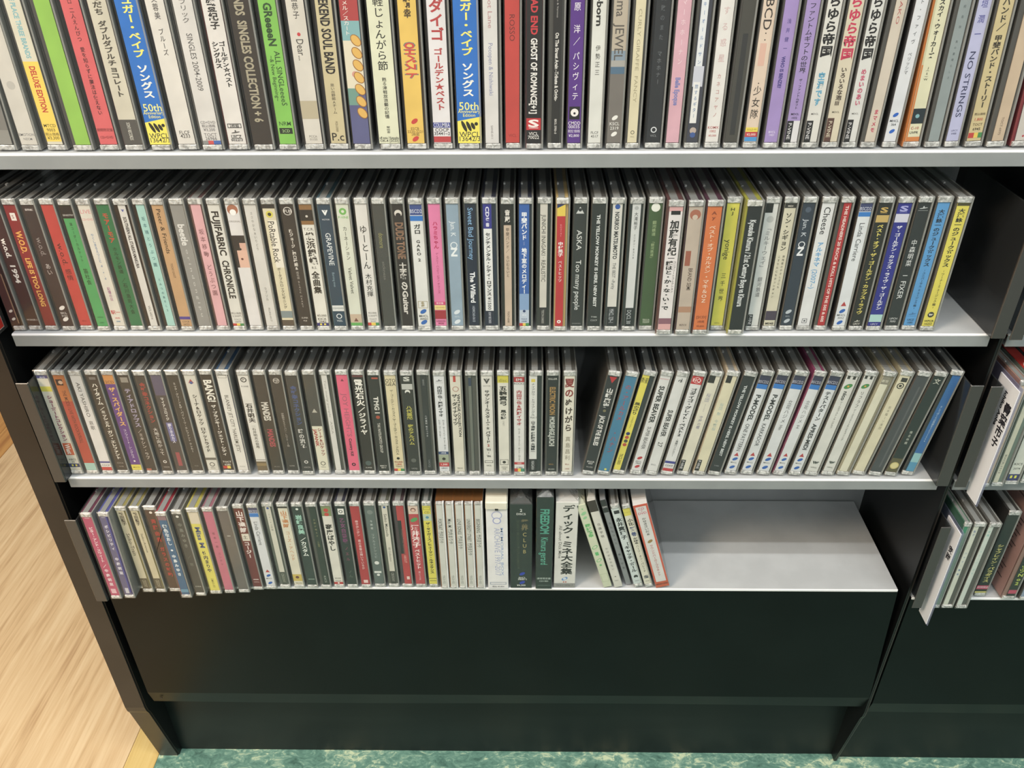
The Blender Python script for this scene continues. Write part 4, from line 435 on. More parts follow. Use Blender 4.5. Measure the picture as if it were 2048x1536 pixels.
class Print:
    """flat print on a card; u right, v down, both mm from the card's top left; stands proud of the card in thin layers"""
    def __init__(s, W, H): s.W, s.H = W, H; s.v = []; s.t = []; s.m = []; s.mats = []; s.n = 0; s.layer = 0
    def add(s, uv, tri, col):
        m = ink(col)
        if m not in s.mats: s.mats.append(m)
        s.layer += 1; y = -.02-.006*s.layer
        uv = np.asarray(uv, 'f'); tri = np.asarray(tri, 'i')
        s.v.append(np.column_stack([uv[:, 0], np.full(len(uv), y), -uv[:, 1]])*MM); s.t.append(tri+s.n); s.n += len(uv)
        s.m.append(np.full(len(tri), s.mats.index(m), 'i'))
    def rect(s, u0, u1, v0, v1, col): s.add([(u0, v0), (u1, v0), (u1, v1), (u0, v1)], [(0, 1, 2), (0, 2, 3)], col)
    def ell(s, u, v, a, b, col, ang=0, n=18):
        P = [(u, v)]+[(u+a*math.cos(t)*math.cos(ang)-b*math.sin(t)*math.sin(ang), v+a*math.cos(t)*math.sin(ang)+b*math.sin(t)*math.cos(ang)) for t in [2*math.pi*i/n for i in range(n)]]
        s.add(P, [(0, i+1, (i+1) % n+1) for i in range(n)], col)
    def put(s, key, fn, col):
        g = GLYPH.get(key)
        if g is None: return
        s.add(fn(g[0]), g[1], col)
    def run(s, els):
        W, H = s.W, s.H
        for k, a, v0, v1, sz, col, txt in els:
            if k == 'B': s.rect(a*W, sz*W, v0*H, v1*H, col)
            elif k in 'JK':
                chars = list(txt); n = sum(.5 if c == ' ' else 1 for c in chars); pitch = (v1-v0)*H/n; g = min(sz*W*(1.25 if k == 'K' else 1.1), pitch*1.45, W*.98); gy = min(g*1.2, pitch*.97)
                c0 = v0*H
                for ch in chars:
                    if ch == ' ': c0 += pitch*.5; continue
                    cv = c0+pitch/2; c0 += pitch; cu = a*W
                    turn = ch in TURN
                    def fn(q, cu=cu, cv=cv, turn=turn, ch=ch):
                        lat = ord(ch) < 0x250
                        qx = q[:, 0]-(q[:, 0].min()+q[:, 0].max())/2 if lat else q[:, 0]-EMW/2
                        qy = q[:, 1]-EMC if not (lat and turn) else q[:, 1]-(q[:, 1].min()+q[:, 1].max())/2
                        if turn: qx, qy = qy, -qx
                        return np.column_stack([cu+qx/EMW*g, cv-qy/EMW*gy])
                    s.put((ch, k == 'K'), fn, col)
            elif k in 'LM':
                def fn(q):
                    q = q*1.; w = q[:, 0].max()-q[:, 0].min(); x = (q[:, 0]-q[:, 0].min())/w*(v1-v0)*H
                    h = sz*W; return np.column_stack([a*W+(q[:, 1]-CAPH/2)/CAPH*h, v0*H+x])
                s.put((txt, k == 'M'), fn, col)
            elif k == 'H':
                def fn(q):
                    w = q[:, 0].max()-q[:, 0].min(); h = sz*W; sc = h/CAPH; 
                    scx = min(sc, .94*W/w); 
                    return np.column_stack([a*W+(q[:, 0]-q[:, 0].min()-w/2)*scx, v0*H-(q[:, 1]-CAPH/2)*sc])
                s.put((txt, False), fn, col)
            elif k == 'C': s.ell(a*W, v0*H, sz*W/2, sz*W/2, col)
            elif k == 'O': s.ell(a*W, v0*H, sz*W*.72, sz*W*.42, col, -.6)
            elif k == 'T': r = sz*W/2; s.add([(a*W, v0*H-r), (a*W+r, v0*H+r*.8), (a*W-r, v0*H+r*.8)], [(0, 1, 2)], col)
            elif k == 'U': r = sz*W/2; s.add([(a*W, v0*H+r*1.3), (a*W-r, v0*H-r*.7), (a*W+r, v0*H-r*.7)], [(0, 1, 2)], col)
            elif k == 'V':
                r = sz*W/2; u = a*W; v = v0*H
                s.add([(u-r, v-r*.8), (u-r*.4, v-r*.8), (u, v+.05*r), (u+r*.4, v-r*.8), (u+r, v-r*.8), (u+.12*r, v+r), (u-.12*r, v+r)], [(0, 1, 6), (1, 2, 6), (2, 5, 6), (2, 3, 5), (3, 4, 5)], col)
                s.add([(u-r*.22, v-r*.8), (u+r*.22, v-r*.8), (u, v-.3*r)], [(0, 1, 2)], col)
            elif k == 'W':
                r = sz*W/2; u = a*W; v = v0*H
                for j, l in ((-.9, 1.), (-.1, .9), ): s.ell(u+j*r, v, r*l, r*.3, col, 1.15)
                s.ell(u+.6*r, v-.05*r, r*.62, r*.3, col, 1.15); s.ell(u+1.15*r, v-.4*r, r*.3, r*.3, col)
            elif k == 'S':
                def fn(q):
                    w = q[:, 0].max()-q[:, 0].min(); return np.column_stack([a*W+(q[:, 0]-q[:, 0].min()-w/2)/w*sz*W*1.25, v0*H-(q[:, 1]-CAPH/2)/CAPH*sz*W*.8])
                s.put(('S', True), fn, col); s.rect(a*W-sz*W*.55, a*W+sz*W*.55, v0*H+sz*W*.5, v0*H+sz*W*.56, col)
            elif k == 'E':
                s.ell(a*W, v0*H, sz*W*.85, sz*W*.1, col, -.15); s.ell(a*W, v0*H-sz*W*.25, sz*W*.14, sz*W*.2, col); s.rect(a*W-sz*W, a*W+sz*W, v0*H+sz*W*.5, v0*H+sz*W*.55, col)
            elif k == 'F':
                t = .035*W
                for q in ((.1*W, .9*W, v0*H, v0*H+t), (.1*W, .9*W, v1*H-t, v1*H), (.1*W, .1*W+t, v0*H, v1*H), (.9*W-t, .9*W, v0*H, v1*H)): s.rect(*q, col)
            elif k == 'Z': s.add([(0, v1*H), (W, v0*H), (W, v1*H)], [(0, 1, 2)], col)
            elif k == 'R':
                n = 7
                for j in range(n):
                    v = (v0+(v1-v0)*(j+.5)/n)*H; s.ell(W*.72, v, W*.36, W*.25, '#a06a2c', .9); s.ell(W*.72, v, W*.32, W*.2, col, .9)
    def obj(s, parent, loc):
        if not s.v: return None
        v = np.concatenate(s.v); t = np.concatenate(s.t); mi = np.concatenate(s.m)
        me = bpy.data.meshes.new('lettering'); me.vertices.add(len(v)); me.vertices.foreach_set('co', v.ravel().astype('f'))
        me.loops.add(len(t)*3); me.loops.foreach_set('vertex_index', t.ravel()); me.polygons.add(len(t))
        me.polygons.foreach_set('loop_start', np.arange(0, len(t)*3, 3, dtype='i'))
        me.polygons.foreach_set('material_index', mi)
        for m in s.mats: me.materials.append(m)
        me.update(calc_edges=True)
        o = link('lettering', me, parent); o.location = loc; return o
SIDES = {'k': '#211d1c', 'g': '#4c4a46', 'w': '#a09d95'}
_tray = {}
def tray_mat(c):
    c = SIDES.get(c, c)
    if c not in _tray: _tray[c] = principled('tray_'+c[1:], hexc(c), .3)
    return _tray[c]
_case = {}
def case_parts(w, H, D):
    k = (round(w*2)/2, H, D)
    if k not in _case:
        ww = k[0]
        _case[k] = (MB().box(0, ww, 0, D, 0, H, M['case'], .9).mesh('case'),
            MB().box(ww*.1, ww*.88, .35, 3.5, H-5.9, H-1.1, M['cap'], .5).mesh('end_cap'),
            MB().box(ww*.1, ww*.88, .35, 3.5, 1.1, 5.0, M['cap'], .5).mesh('end_cap'))
    return _case[k]
def place(root, x, y, z, lean, w):
    """stand a root at its foot; lean > 0 tips the head to the right, and the lower corner rests on the shelf"""
    root.location = (x*MM, y*MM, (z + (w*math.sin(lean) if lean > 0 else 0) + .15)*MM); root.rotation_euler = (0, lean, 0)
def disc(x, y, z, lean, w, col, side, uu, els, label, group, H=125, D=142, name='compact_disc'):
    root = link(name, None, None, label, 'CD', group); place(root, x, y, z, lean, w)
    cs, c1, c2 = case_parts(w, H, D); w = round(w*2)/2
    link('case', cs, root); link('end_cap', c1, root); link('end_cap', c2, root)
    t = MB(); tm = tray_mat(side)
    t.box(1.0, w-2.0, 2.2, D-3, 1.2, H-1.6, tm)
    t.box(w*.22, w*.62, 2.6, D-4, H-3, H-1.15, M['tray_rib'])
    t.box(w*.2, w*.32, 34, 37, H-2, H+.05, M['cap'])
    t.obj('tray', root)
    l = MB(); l.box(w-1.75, w-.5, .6, D-2, 1.4, H-1.2, M['lid']); l.obj('lid', root)
    u0, u1 = uu[0]*w, uu[1]*w
    cd = MB(); cd.box(u0, u1, 1.25, 1.9, 5.4, H-6.3, paper(col)); co = cd.obj('spine_card', root)
    p = Print(u1-u0, H-11.7); p.run(els); p.obj(co, (u0*MM, 1.25*MM, (H-6.3)*MM))
    return root

# ------------------------------------------------------------------ fixed world sizes (mm)
XL, XR = -461.7, 407.6
Z = [163.4, 0.0, -166.0, -321.0]
LIP = 12.8; DEPTH = 146.0; FLOOR = -680.8

# ------------------------------------------------------------------ floor
def wood_mat(name, a, b, c, seed):
    m = principled(name, a, .38, .45); nt = m.node_tree; N = nt.nodes; P = N['Principled BSDF']
    g = N.new('ShaderNodeNewGeometry'); mp = N.new('ShaderNodeMapping'); mp.inputs['Scale'].default_value = (1, .045, 1); mp.inputs['Location'].default_value = (seed, seed*1.7, 0)
    mp.inputs['Rotation'].default_value = (0, 0, .05)
    n = N.new('ShaderNodeTexNoise'); n.inputs['Scale'].default_value = 85; n.inputs['Detail'].default_value = 8; n.inputs['Roughness'].default_value = .6; n.inputs['Distortion'].default_value = .5
    n2 = N.new('ShaderNodeTexNoise'); n2.inputs['Scale'].default_value = 9; n2.inputs['Detail'].default_value = 3
    n3 = N.new('ShaderNodeTexNoise'); n3.inputs['Scale'].default_value = 230; n3.inputs['Detail'].default_value = 2
    r = N.new('ShaderNodeValToRGB'); e = r.color_ramp.elements
    e[0].position = .36; e[0].color = (*c, 1); e[1].position = .58; e[1].color = (*a, 1); q = e.new(.47); q.color = (*b, 1)
    nt.links.new(g.outputs['Position'], mp.inputs[0])
    for k in (n, n2, n3): nt.links.new(mp.outputs[0], k.inputs['Vector'])
    a1 = N.new('ShaderNodeMath'); a1.operation = 'MULTIPLY_ADD'; a1.inputs[1].default_value = .42
    nt.links.new(n.outputs[0], a1.inputs[0])
    a2 = N.new('ShaderNodeMath'); a2.operation = 'MULTIPLY_ADD'; a2.inputs[1].default_value = .35; a2.inputs[2].default_value = 0
    nt.links.new(n2.outputs[0], a2.inputs[0]); nt.links.new(a2.outputs[0], a1.inputs[2])
    a3 = N.new('ShaderNodeMath'); a3.operation = 'MULTIPLY_ADD'; a3.inputs[1].default_value = .24
    nt.links.new(n3.outputs[0], a3.inputs[0]); nt.links.new(a1.outputs[0], a3.inputs[2]); nt.links.new(a3.outputs[0], r.inputs[0])
    nt.links.new(r.outputs[0], P.inputs['Base Color'])
    bp = N.new('ShaderNodeBump'); bp.inputs['Strength'].default_value = .15; bp.inputs['Distance'].default_value = .0004
    nt.links.new(n.outputs[0], bp.inputs['Height']); nt.links.new(bp.outputs[0], P.inputs['Normal'])
    return m
def lino_mat():
    m = principled('green_marbled_lino', (.1, .3, .25), .3, .5); nt = m.node_tree; N = nt.nodes; P = N['Principled BSDF']
    g = N.new('ShaderNodeNewGeometry')
    mp = N.new('ShaderNodeMapping'); mp.inputs['Rotation'].default_value = (0, 0, .5); mp.inputs['Scale'].default_value = (1, 1.8, 1)
    n = N.new('ShaderNodeTexNoise'); n.inputs['Scale'].default_value = 60; n.inputs['Detail'].default_value = 10; n.inputs['Roughness'].default_value = .72; n.inputs['Distortion'].default_value = 1.4
    n2 = N.new('ShaderNodeTexNoise'); n2.inputs['Scale'].default_value = 12; n2.inputs['Detail'].default_value = 5; n2.inputs['Distortion'].default_value = .8
    nt.links.new(g.outputs['Position'], mp.inputs[0]); nt.links.new(mp.outputs[0], n.inputs[0]); nt.links.new(mp.outputs[0], n2.inputs[0])
    r = N.new('ShaderNodeValToRGB'); e = r.color_ramp.elements
    e[0].position = .36; e[0].color = (*hexc('#3e5f56'), 1); e[1].position = .62; e[1].color = (*hexc('#c4d2b0'), 1)
    q = e.new(.50); q.color = (*hexc('#628a7d'), 1); q = e.new(.555); q.color = (*hexc('#7a9f8f'), 1)
    ad = N.new('ShaderNodeMath'); ad.operation = 'MULTIPLY_ADD'; ad.inputs[1].default_value = .35
    s = N.new('ShaderNodeMath'); s.operation = 'MULTIPLY'; s.inputs[1].default_value = .68
    nt.links.new(n2.outputs[0], ad.inputs[0]); nt.links.new(n.outputs[0], s.inputs[0]); nt.links.new(s.outputs[0], ad.inputs[2])
    nt.links.new(ad.outputs[0], r.inputs[0]); nt.links.new(r.outputs[0], P.inputs['Base Color']); return m
fl = MB(); fl.box(-503.5, 1600, -2600, 900, FLOOR-20, FLOOR, lino_mat()); fl = fl.obj('floor', kind='structure')
WD = [wood_mat('pale_oak_board', hexc('#dfc59d'), hexc('#d2b48a'), hexc('#b08d66'), 0), wood_mat('yellow_oak_board', hexc('#dcc384'), hexc('#d6ba78'), hexc('#c8a866'), 3), wood_mat('orange_oak_board', hexc('#c99858'), hexc('#bd8a4c'), hexc('#a06c38'), 5)]
for a, b, k in ((-545, -504, 1), (-1077, -545.6, 0), (-1123, -1077.6, 2), (-1655, -1123.6, 2), (-1701, -1655.6, 1), (-2233, -1701.6, 0)):
    MB().box(a, b, -2600, 1500, FLOOR-19, FLOOR+.2, WD[k], .3).obj('plank', fl)
MB().box(-2233, -503.6, -2600, 1500, FLOOR-40, FLOOR-19, M['inner']).obj('subfloor', fl)

cl = MB(); cl.box(-2300, 1700, -3400, 900, 1950, 1970, principled('ceiling_paint', hexc('#d8d8d2'), .8)); cl.obj('ceiling', kind='structure')
# ------------------------------------------------------------------ shelving units
def post_prof(d=DEPTH+8):
    return [(0, 420), (0, -538), (1.2, -547), (4, -554), (26.6, FLOOR), (d, FLOOR), (d, 420)]
def shelf(x0, x1, z, mat, parent, lip=LIP, top=None):
    b = MB(); b.box(x0, x1, 1.6, DEPTH, z-1.5, z, top or mat)
    arc = [(1.6-1.6*math.sin(t), z-1.6+1.6*math.cos(t)) for t in [math.pi/2*k/7 for k in range(8)]]
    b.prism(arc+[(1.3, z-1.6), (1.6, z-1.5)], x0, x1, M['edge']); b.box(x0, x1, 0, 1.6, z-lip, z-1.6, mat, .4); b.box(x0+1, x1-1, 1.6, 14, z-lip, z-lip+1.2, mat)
    b.box(x0, x1, DEPTH-1.6, DEPTH, z-lip, z-1.5, mat)
    return b.obj('shelf_board', parent)
def front_panel(x0, x1, x1b, ztop, zb, parent):
    b = MB()
    n = 14
    def X(t, zz): return x0+(x1+(x1b-x1)*(ztop-zz)/(ztop-zb)-x0)*t
    prof = [(0, ztop), (0, zb), (5.5, zb-24), (9, zb-24), (3, zb-1), (3, ztop)]
    i = len(b.v); k = b.mi(M['panel'])
    for j in range(n+1):
        for yy, zz in prof:
            w = 1.6*math.sin(j/n*math.pi*2.2)*max(0, (zb+8-zz)/32) if zz < zb+10 else 0
            b.v.append((X(j/n, zz)*MM, (yy-.3*w)*MM, (zz-w*.5)*MM))
    m = len(prof)
    for j in range(n):
        for q in range(m): b.f.append((i+j*m+q, i+(j+1)*m+q, i+(j+1)*m+(q+1) % m, i+j*m+(q+1) % m)); b.m.append(k)
    b.f += [tuple(i+q for q in range(m)), tuple(i+n*m+q for q in reversed(range(m)))]; b.m += [k]*2
    return b.obj('front_panel', parent)
U1 = link('shelving_unit', None, None, 'black shelving unit with four grey shelves standing on the green floor', 'shelf unit', 'shop shelving units')
MB().prism(post_prof(), -501.5, -477, M['black']).obj('side_post', U1)
MB().prism(post_prof(), 419.6, 421.2, M['inner']).obj('side_panel', U1)
MB().prism([(y+2 if y < 100 else y, z) for y, z in post_prof()], -477, -475.4, M['inner']).obj('side_panel', U1)
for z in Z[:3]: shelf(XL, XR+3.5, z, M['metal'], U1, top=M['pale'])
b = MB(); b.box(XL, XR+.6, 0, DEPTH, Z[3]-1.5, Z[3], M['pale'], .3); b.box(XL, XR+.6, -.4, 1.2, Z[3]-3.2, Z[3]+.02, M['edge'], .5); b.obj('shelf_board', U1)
b = MB(); b.box(-475.4, 419.6, DEPTH+3, DEPTH+6, FLOOR, 420, M['metal']); b.obj('back_panel', U1)
for zz in (-303, -270, -140, -105, 30, 65, 200): MB().box(394, 397.5, DEPTH+2.2, DEPTH+3.4, zz, zz+16, M['inner']).obj('bracket_slot', U1)
front_panel(-465.5, 408.5, 419.4, Z[3]-3.4, -508, U1)
MB().box(-475.4, 419.6, 37, 39, FLOOR, -505, M['kick']).obj('kick_plate', U1)
b = MB(); b.ring(-452, 0, 0, .6, 0.2, 2.0, M['inner']); bo = b.mesh('bolt'); bo = link('bolt', bo, U1); bo.location = (0, -0.0006+.0018, -.5195); bo.rotation_euler = (math.pi/2, 0, 0)
U2 = link('shelving_unit', None, None, 'black shelving unit beyond the divider, cut off by the picture edge', 'shelf unit', 'shop shelving units')
MB().prism(post_prof(), 421.6, 423.2, M['black']).obj('side_panel', U2)
ZB = [163.4, 0.0, -166.0, -333.0]
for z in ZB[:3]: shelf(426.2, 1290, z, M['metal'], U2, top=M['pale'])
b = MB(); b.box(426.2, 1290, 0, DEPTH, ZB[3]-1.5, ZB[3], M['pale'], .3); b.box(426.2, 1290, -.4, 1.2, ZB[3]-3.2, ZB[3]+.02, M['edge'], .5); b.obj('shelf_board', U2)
MB().box(424, 1290, DEPTH+3, DEPTH+6, FLOOR, 420, M['metal']).obj('back_panel', U2)
front_panel(425.5, 1290, 1290, ZB[3]-3.4, -519, U2)
MB().box(423.4, 1290, 33, 35, FLOOR, -515, M['kick']).obj('kick_plate', U2)
MB().prism(post_prof(), 1290.5, 1314, M['black']).obj('side_post', U2)

# ------------------------------------------------------------------ discs
def els(s): return parse('0,0|#000000|g||x|'+s)[5]
BOXES = [  # name, foot px, head px, width px at foot, y, height, colour, label, category, print
 ('slipcase', 975.6, 967.4, 43.5, -2, 125, '#dedede', 'white slipcase with faint blue lettering and raised cream top lid', 'CD box',
  'H .04 .06 #6a6c74 ALFA MUSIC;C .14 .5 #a8aed0;C .14 .4 #dedede;C .2 .4 #98a0cc;C .2 .3 #dedede;L@.5 .28 .84 .26 #a9b0cc ARCHAIVE 1997-2017;L@.72 .28 .84 .12 #8ea4cc MEMORIAL BOX;F .92 .95 #9aa4b0;H .975 .08 #5c5e64 税込 ¥3,850'),
 ('slipcase', 1020.5, 1014, 45, -1, 122, '#16241f', 'black two-disc box with gold capitals and blue ovals in shrink wrap', 'CD box',
  'H .07 .16 #e8eae4 2;H .11 .11 #e8eae4 DISCS;K@.66 .17 .3 .26 #6f6440 業界;L@.36 .18 .76 .12 #3c4430 SORRY MUSE ENTERTAINMENT;J@.66 .31 .58 .24 #a89a5a CLUB;O@.55 .82 .2 #1c38b0;H@.55 .87 .1 #e8eae4 SHCL;H@.55 .89 .1 #e8eae4 3400~1;O@.55 .93 .2 #1c38b0;H@.5 .965 .1 #e8eae4 ¥4,300'),
 ('slipcase', 1070.5, 1058.5, 34.5, -2, 132, '#142620', 'tall black-green box with turquoise brush lettering in shrink wrap', 'CD box',
  'M .12 .38 .5 #3f9c84 FREEDOM;L .42 .72 .42 #4fae94 Kimura gerard;H .88 .12 #b8c8c0 通常限定盤;H .91 .12 #b8c8c0 CD+BD;H .96 .1 #6a7c74 AVCD-94171'),
 ('slipcase', 1106.5, 1100.5, 45, 0, 124, '#d9d8d2', 'thick white box with large black vertical katakana title', 'CD box',
  'K@.57 .03 .84 .44 #23211f ディック・ミネ大全集;L@.24 .26 .64 .14 #6c6a66 All about Dick Mine;O .89 .22 #5c8cc8;C .89 .16 #c8d8e8;C@.46 .93 .07 #b03c3c;C@.56 .93 .07 #b03c3c;B .945 1 #8c8c8a;H .97 .08 #4a4a48 TECE-3 18006~7'),
]
LEANERS = [  # foot px, head px, next foot px, y, colour, side, uu, label, print, box?
 (1201, 1145.6, 1227.5, 0, '#cdd3b4', None, 'pale green leaning box with leafy green outline drawings', 'O .1 .5 #8cc890;C .05 .2 #7cc47c;O .15 .4 #8cc890;K .22 .38 .5 #4fb85c 岡村靖幸;O .5 .55 #58b868;O .5 .4 #cdd3b4;B .56 .6 #58b868 .3 .7;O .66 .52 #58b868;O .66 .38 #cdd3b4;C .72 .3 #58b868;F .83 .93 #a8b894'),
 (1229, 1175, 1249, 0, '#d5d3c8', None, 'leaning cream box with brown top and thin script title', 'B 0 .12 #33251d;J .24 .42 .36 #55534c 白麻宇明;J .52 .8 .3 #77756c かけがえのない;H .87 .16 #44423c ▲;H .92 .16 #77756c VICL'),
 (1252, 1196, 1266, 4, '#85898c', None, 'slim grey leaning case with dark brush title on steel', 'B 0 .14 #1e1f21;H .08 .4 #c8c8c8 EMI;J .24 .52 .44 #3a3d42 みんなひとり;J .6 .82 .44 #3a3d42 絵たが手'),
 (1269, 1216.4, 1290, 0, '#ced8d6', 'g', 'pale mint leaning spine with bold black kanji', 'B .03 .07 #232528 .2 .8;K .12 .4 .56 #202326 永井真理子;K .44 .84 .5 #202326 ［キャッチ・ボール;C .9 .5 #202326;C .92 .3 #ced8d6;H .96 .14 #55585a FHCF'),
 (1290.5, 1237.5, 1310, 0, '#ddd8c4', 'g', 'ivory leaning spine, yellow top label, kanji partly navy', 'B 0 .09 #d8cc38;H .05 .14 #8c8430 スペシャル;K .13 .22 .5 #2c2a28 小比;K .23 .36 .5 #28407c 類巻;K .37 .46 .5 #2c2a28 かほる;J .47 .84 .34 #3c3a34 ハーツ・オン・パレード;S .9 .5 #20304c;H .96 .14 #6a6658 ESCB'),
 (1311.6, 1257, 1343, 0, '#dad7d4', None, 'white spine in a thick orange-red frame, last in the leaning row', 'B 0 1 #cf5236 0 .13;B 0 1 #cf5236 .87 1;B 0 .025 #cf5236;B .93 1 #c8562e;H .05 .2 #c84a6c CD;H .075 .16 #c84a6c +;H .1 .2 #c84a6c DVD;J .15 .36 .28 #3c3a3c かせきさいだぁ;O .43 .3 #9a7a3c;J .47 .86 .24 #c86c70 サウンドバーガープラネット;H .96 .14 #2c2420 NRSD-3051'),
]
SPINES5 = ['PORTRAIT  竹内まりや', 'Miss M  竹内まりや', 'LOVE SONGS  竹内まりや', 'UNIVERSITY STREET  竹内まりや', 'BEGINNING  竹内まりや']
U2D = [  # unit two: (x foot, x head, width, y, z, colour, side, uu, label, print)
 (444.5, 444.5, 9.6, -12, ZB[2], '#d8c0a8', '#9a7468', (.14, .8), 'CD with peach spine right of the white handwritten index card', ''),
 (455.2, 455.2, 12.4, -11, ZB[2], '#d6d2b8', '#6c7a70', (.14, .5), 'CD with pale yellow spine edge in a green-grey clear case', 'L .7 .9 .4 #77756a BVCR-1513'),
 (469.6, 469.6, 14.4, -8, ZB[2], '#cfd2c6', 'g', (.12, .84), 'CD with grey-white spine and yellow squares on navy', 'K .3 .6 .4 #3a3c38 原田知世;H .82 .26 #2c2e2c KICS;H .87 .22 #2c2e2c 2074;B .93 1 #34386c;B .945 .975 #d8d838 .2 .4;B .945 .975 #d8d838 .6 .8'),
 (485.6, 485.6, 14, -6, ZB[2], '#b8c0b8', 'g', (.12, .84), 'CD with dull grey-green spine at the picture edge above', ''),
 (441.2, 441.2, 8.5, -16, ZB[3], '#7c9484', '#3c6a54', (.1, .9), 'CD with green-grey side edge behind the lower index card', 'B 0 .08 #2c8c64 .1 .6'),
 (450.6, 450.6, 13.4, -16, ZB[3], '#d3d6c6', 'g', (.14, .5), 'CD with pale spine and small blue lettering, lowest shelf beyond divider', 'J .04 .12 .5 #3a5a9c 聖子;J .3 .62 .44 #4c74a8 ハヤミ・優香'),
 (465.6, 465.6, 13.4, -16.5, ZB[3], '#cdd6cc', 'g', (.1, .45), 'CD with aqua lettering in a thick clear case beyond divider', 'J .04 .12 .5 #58b0a8 天国;J .28 .6 .4 #78b8b0 グリーン・ポロ'),
 (493.6, 493.6, 13.8, 1.3, ZB[3], '#1b2420', 'k', (.02, .98), 'CD with black spine, yellow katakana and pink foot band', 'K .36 .86 .6 #dccf6a シャフレイン・パラダイス;B .9 .95 #d04468;B .95 .98 #2c2a20;B .98 1 #dccf6a;H .925 .16 #f0d8dc 期間限定'),
 (521.5, 521.5, 15.5, -3, ZB[3], '#16241c', '#8a6a60', (.34, .98), 'CD with dark green spine, lime lettering and pinkish back cover', 'K .3 .86 .6 #b8c83c ウエポンヒッツNo2;B .92 .97 #c04460'),
 (540.0, 540.0, 13.8, -4, ZB[3], '#8c9cb4', 'g', (.12, .84), 'CD with blue-grey spine at the lower picture edge', ''),
]
for R in ROWS:
    for r in R: collect(r[5])
for B_ in BOXES: collect(els(B_[9]))
for B_ in LEANERS: collect(els(B_[7]))
for B_ in U2D: collect(els(B_[9]))
for t in SPINES5: need(t, False)
for t in ('YDCD-1022', 'A', '青', '葉', '市', '子', '安', '岡', 'Ichiko Aoba'): need(t, False); need(t, True)
need('国', False); need('H', False)
_text = [('かさいが', False)]
make_glyphs()
_k = GLYPH['国', False][0]; EMW = (_k[:, 0].max()-_k[:, 0].min())*1.10; EMC = (_k[:, 1].max()+_k[:, 1].min())/2
EMX = (_k[:, 0].max()+_k[:, 0].min()); EMW = max(EMW, EMX)
CAPH = GLYPH['H', False][0][:, 1].max()

SHELFNAME = ['on the top shelf', 'on the second shelf', 'on the third shelf', 'on the lowest shelf']
GROUPS = ['CDs on the top shelf', 'CDs on the second shelf', 'CDs on the third shelf', 'CDs on the lowest shelf']
ENDS = [(2068, 2147), (1872, 1956), (1829, 1940), (880, 865)]
CAPW = {(2, 11): 14.5, (2, 32): 14.0}
for ri, R in enumerate(ROWS):
    z = Z[ri]; pts = []
    for r in R:
        y = r[0][2] if len(r[0]) > 2 else 4.5
        pts.append((r[0][0], r[0][1], y))
    for ci, r in enumerate(R):
        xb_, xt_, y = pts[ci]
        if len(r[0]) < 3: y += random.uniform(-.8, .8)
        if (ri, ci) in ((1, 38), (1, 39), (1, 40), (1, 42)): y = -2.5
        zt = z+125
        if ri == 0:      # heads lie above the frame: the second reading was taken at the frame's upper edge (z 272)
            xb = x_at(xb_, z, 4.5); xe = x_at(xt_, 272, 4.5); xt = xb+(xe-xb)*125/(272-z)
        else: xb = x_at(xb_, z, y); xt = x_at(xt_, zt, y)
        nb = pts[ci+1] if ci+1 < len(R) else (*ENDS[ri], y)
        if ri == 0: nbx = x_at(nb[0], z, 4.5); nxe = x_at(nb[1], 272, 4.5); ntx = nbx+(nxe-nbx)*125/(272-z)
        else: nbx = x_at(nb[0], z, nb[2]); ntx = x_at(nb[1], zt, nb[2])
        lean = math.atan2(xt-xb, 125)
        if abs(lean) < .03: lean *= .35; 
        w = min(nbx-xb, ntx-xt)*math.cos(lean)-.9 if (ri, ci) not in CAPW else CAPW[ri, ci]
        w = max(8.5, min(w, 30)); w = math.floor(w*2)/2
        lab = 'CD with '+r[4]+' '+SHELFNAME[ri]
        disc(xb, y, z, lean, w, r[1], r[2], r[3], r[5], lab, GROUPS[ri])
# discs of the second unit
for xb, xt, w, y, z, col, side, uu, lab, e in U2D:
    d = disc(xb, y, z, 0, w, col, side, uu, els(e), lab, 'CDs in the unit beyond the divider')
    if lab.startswith('CD with pale yellow spine edge') or lab.startswith('CD with grey-white spine and yellow'):
        m = MB(); m.box(1.5, w-.6, 6, 120, 125.05, 125.5, paper('#b3271e')); o = m.obj('red_top_strip', d)
        o['label'] = 'red printed strip on top'
        p = Print(w, 30); p.put(('A', True), lambda q: np.column_stack([w*.3+q[:, 0]*7, 12-q[:, 1]*7]), '#e8d0c8')
        lo = p.obj(o, (0, .036, .1255)); lo.rotation_euler = (-math.pi/2, 0, 0)
    if 'pinkish back cover' in lab:
        m = MB(); m.box(-.35, .0, 3, 138, 3, 122, paper('#a8817a')); o = m.obj('back_cover', d)
        m = MB()
        for k in range(16):
            if k in (9, 10): continue
            a = 100-k*5.2; m.box(-.5, -.36, 12+(k % 3)*4, 50+(k*7 % 23)*2.1, a, a+1.1, ink('#4c3a38'))
        m.obj('lettering', o)

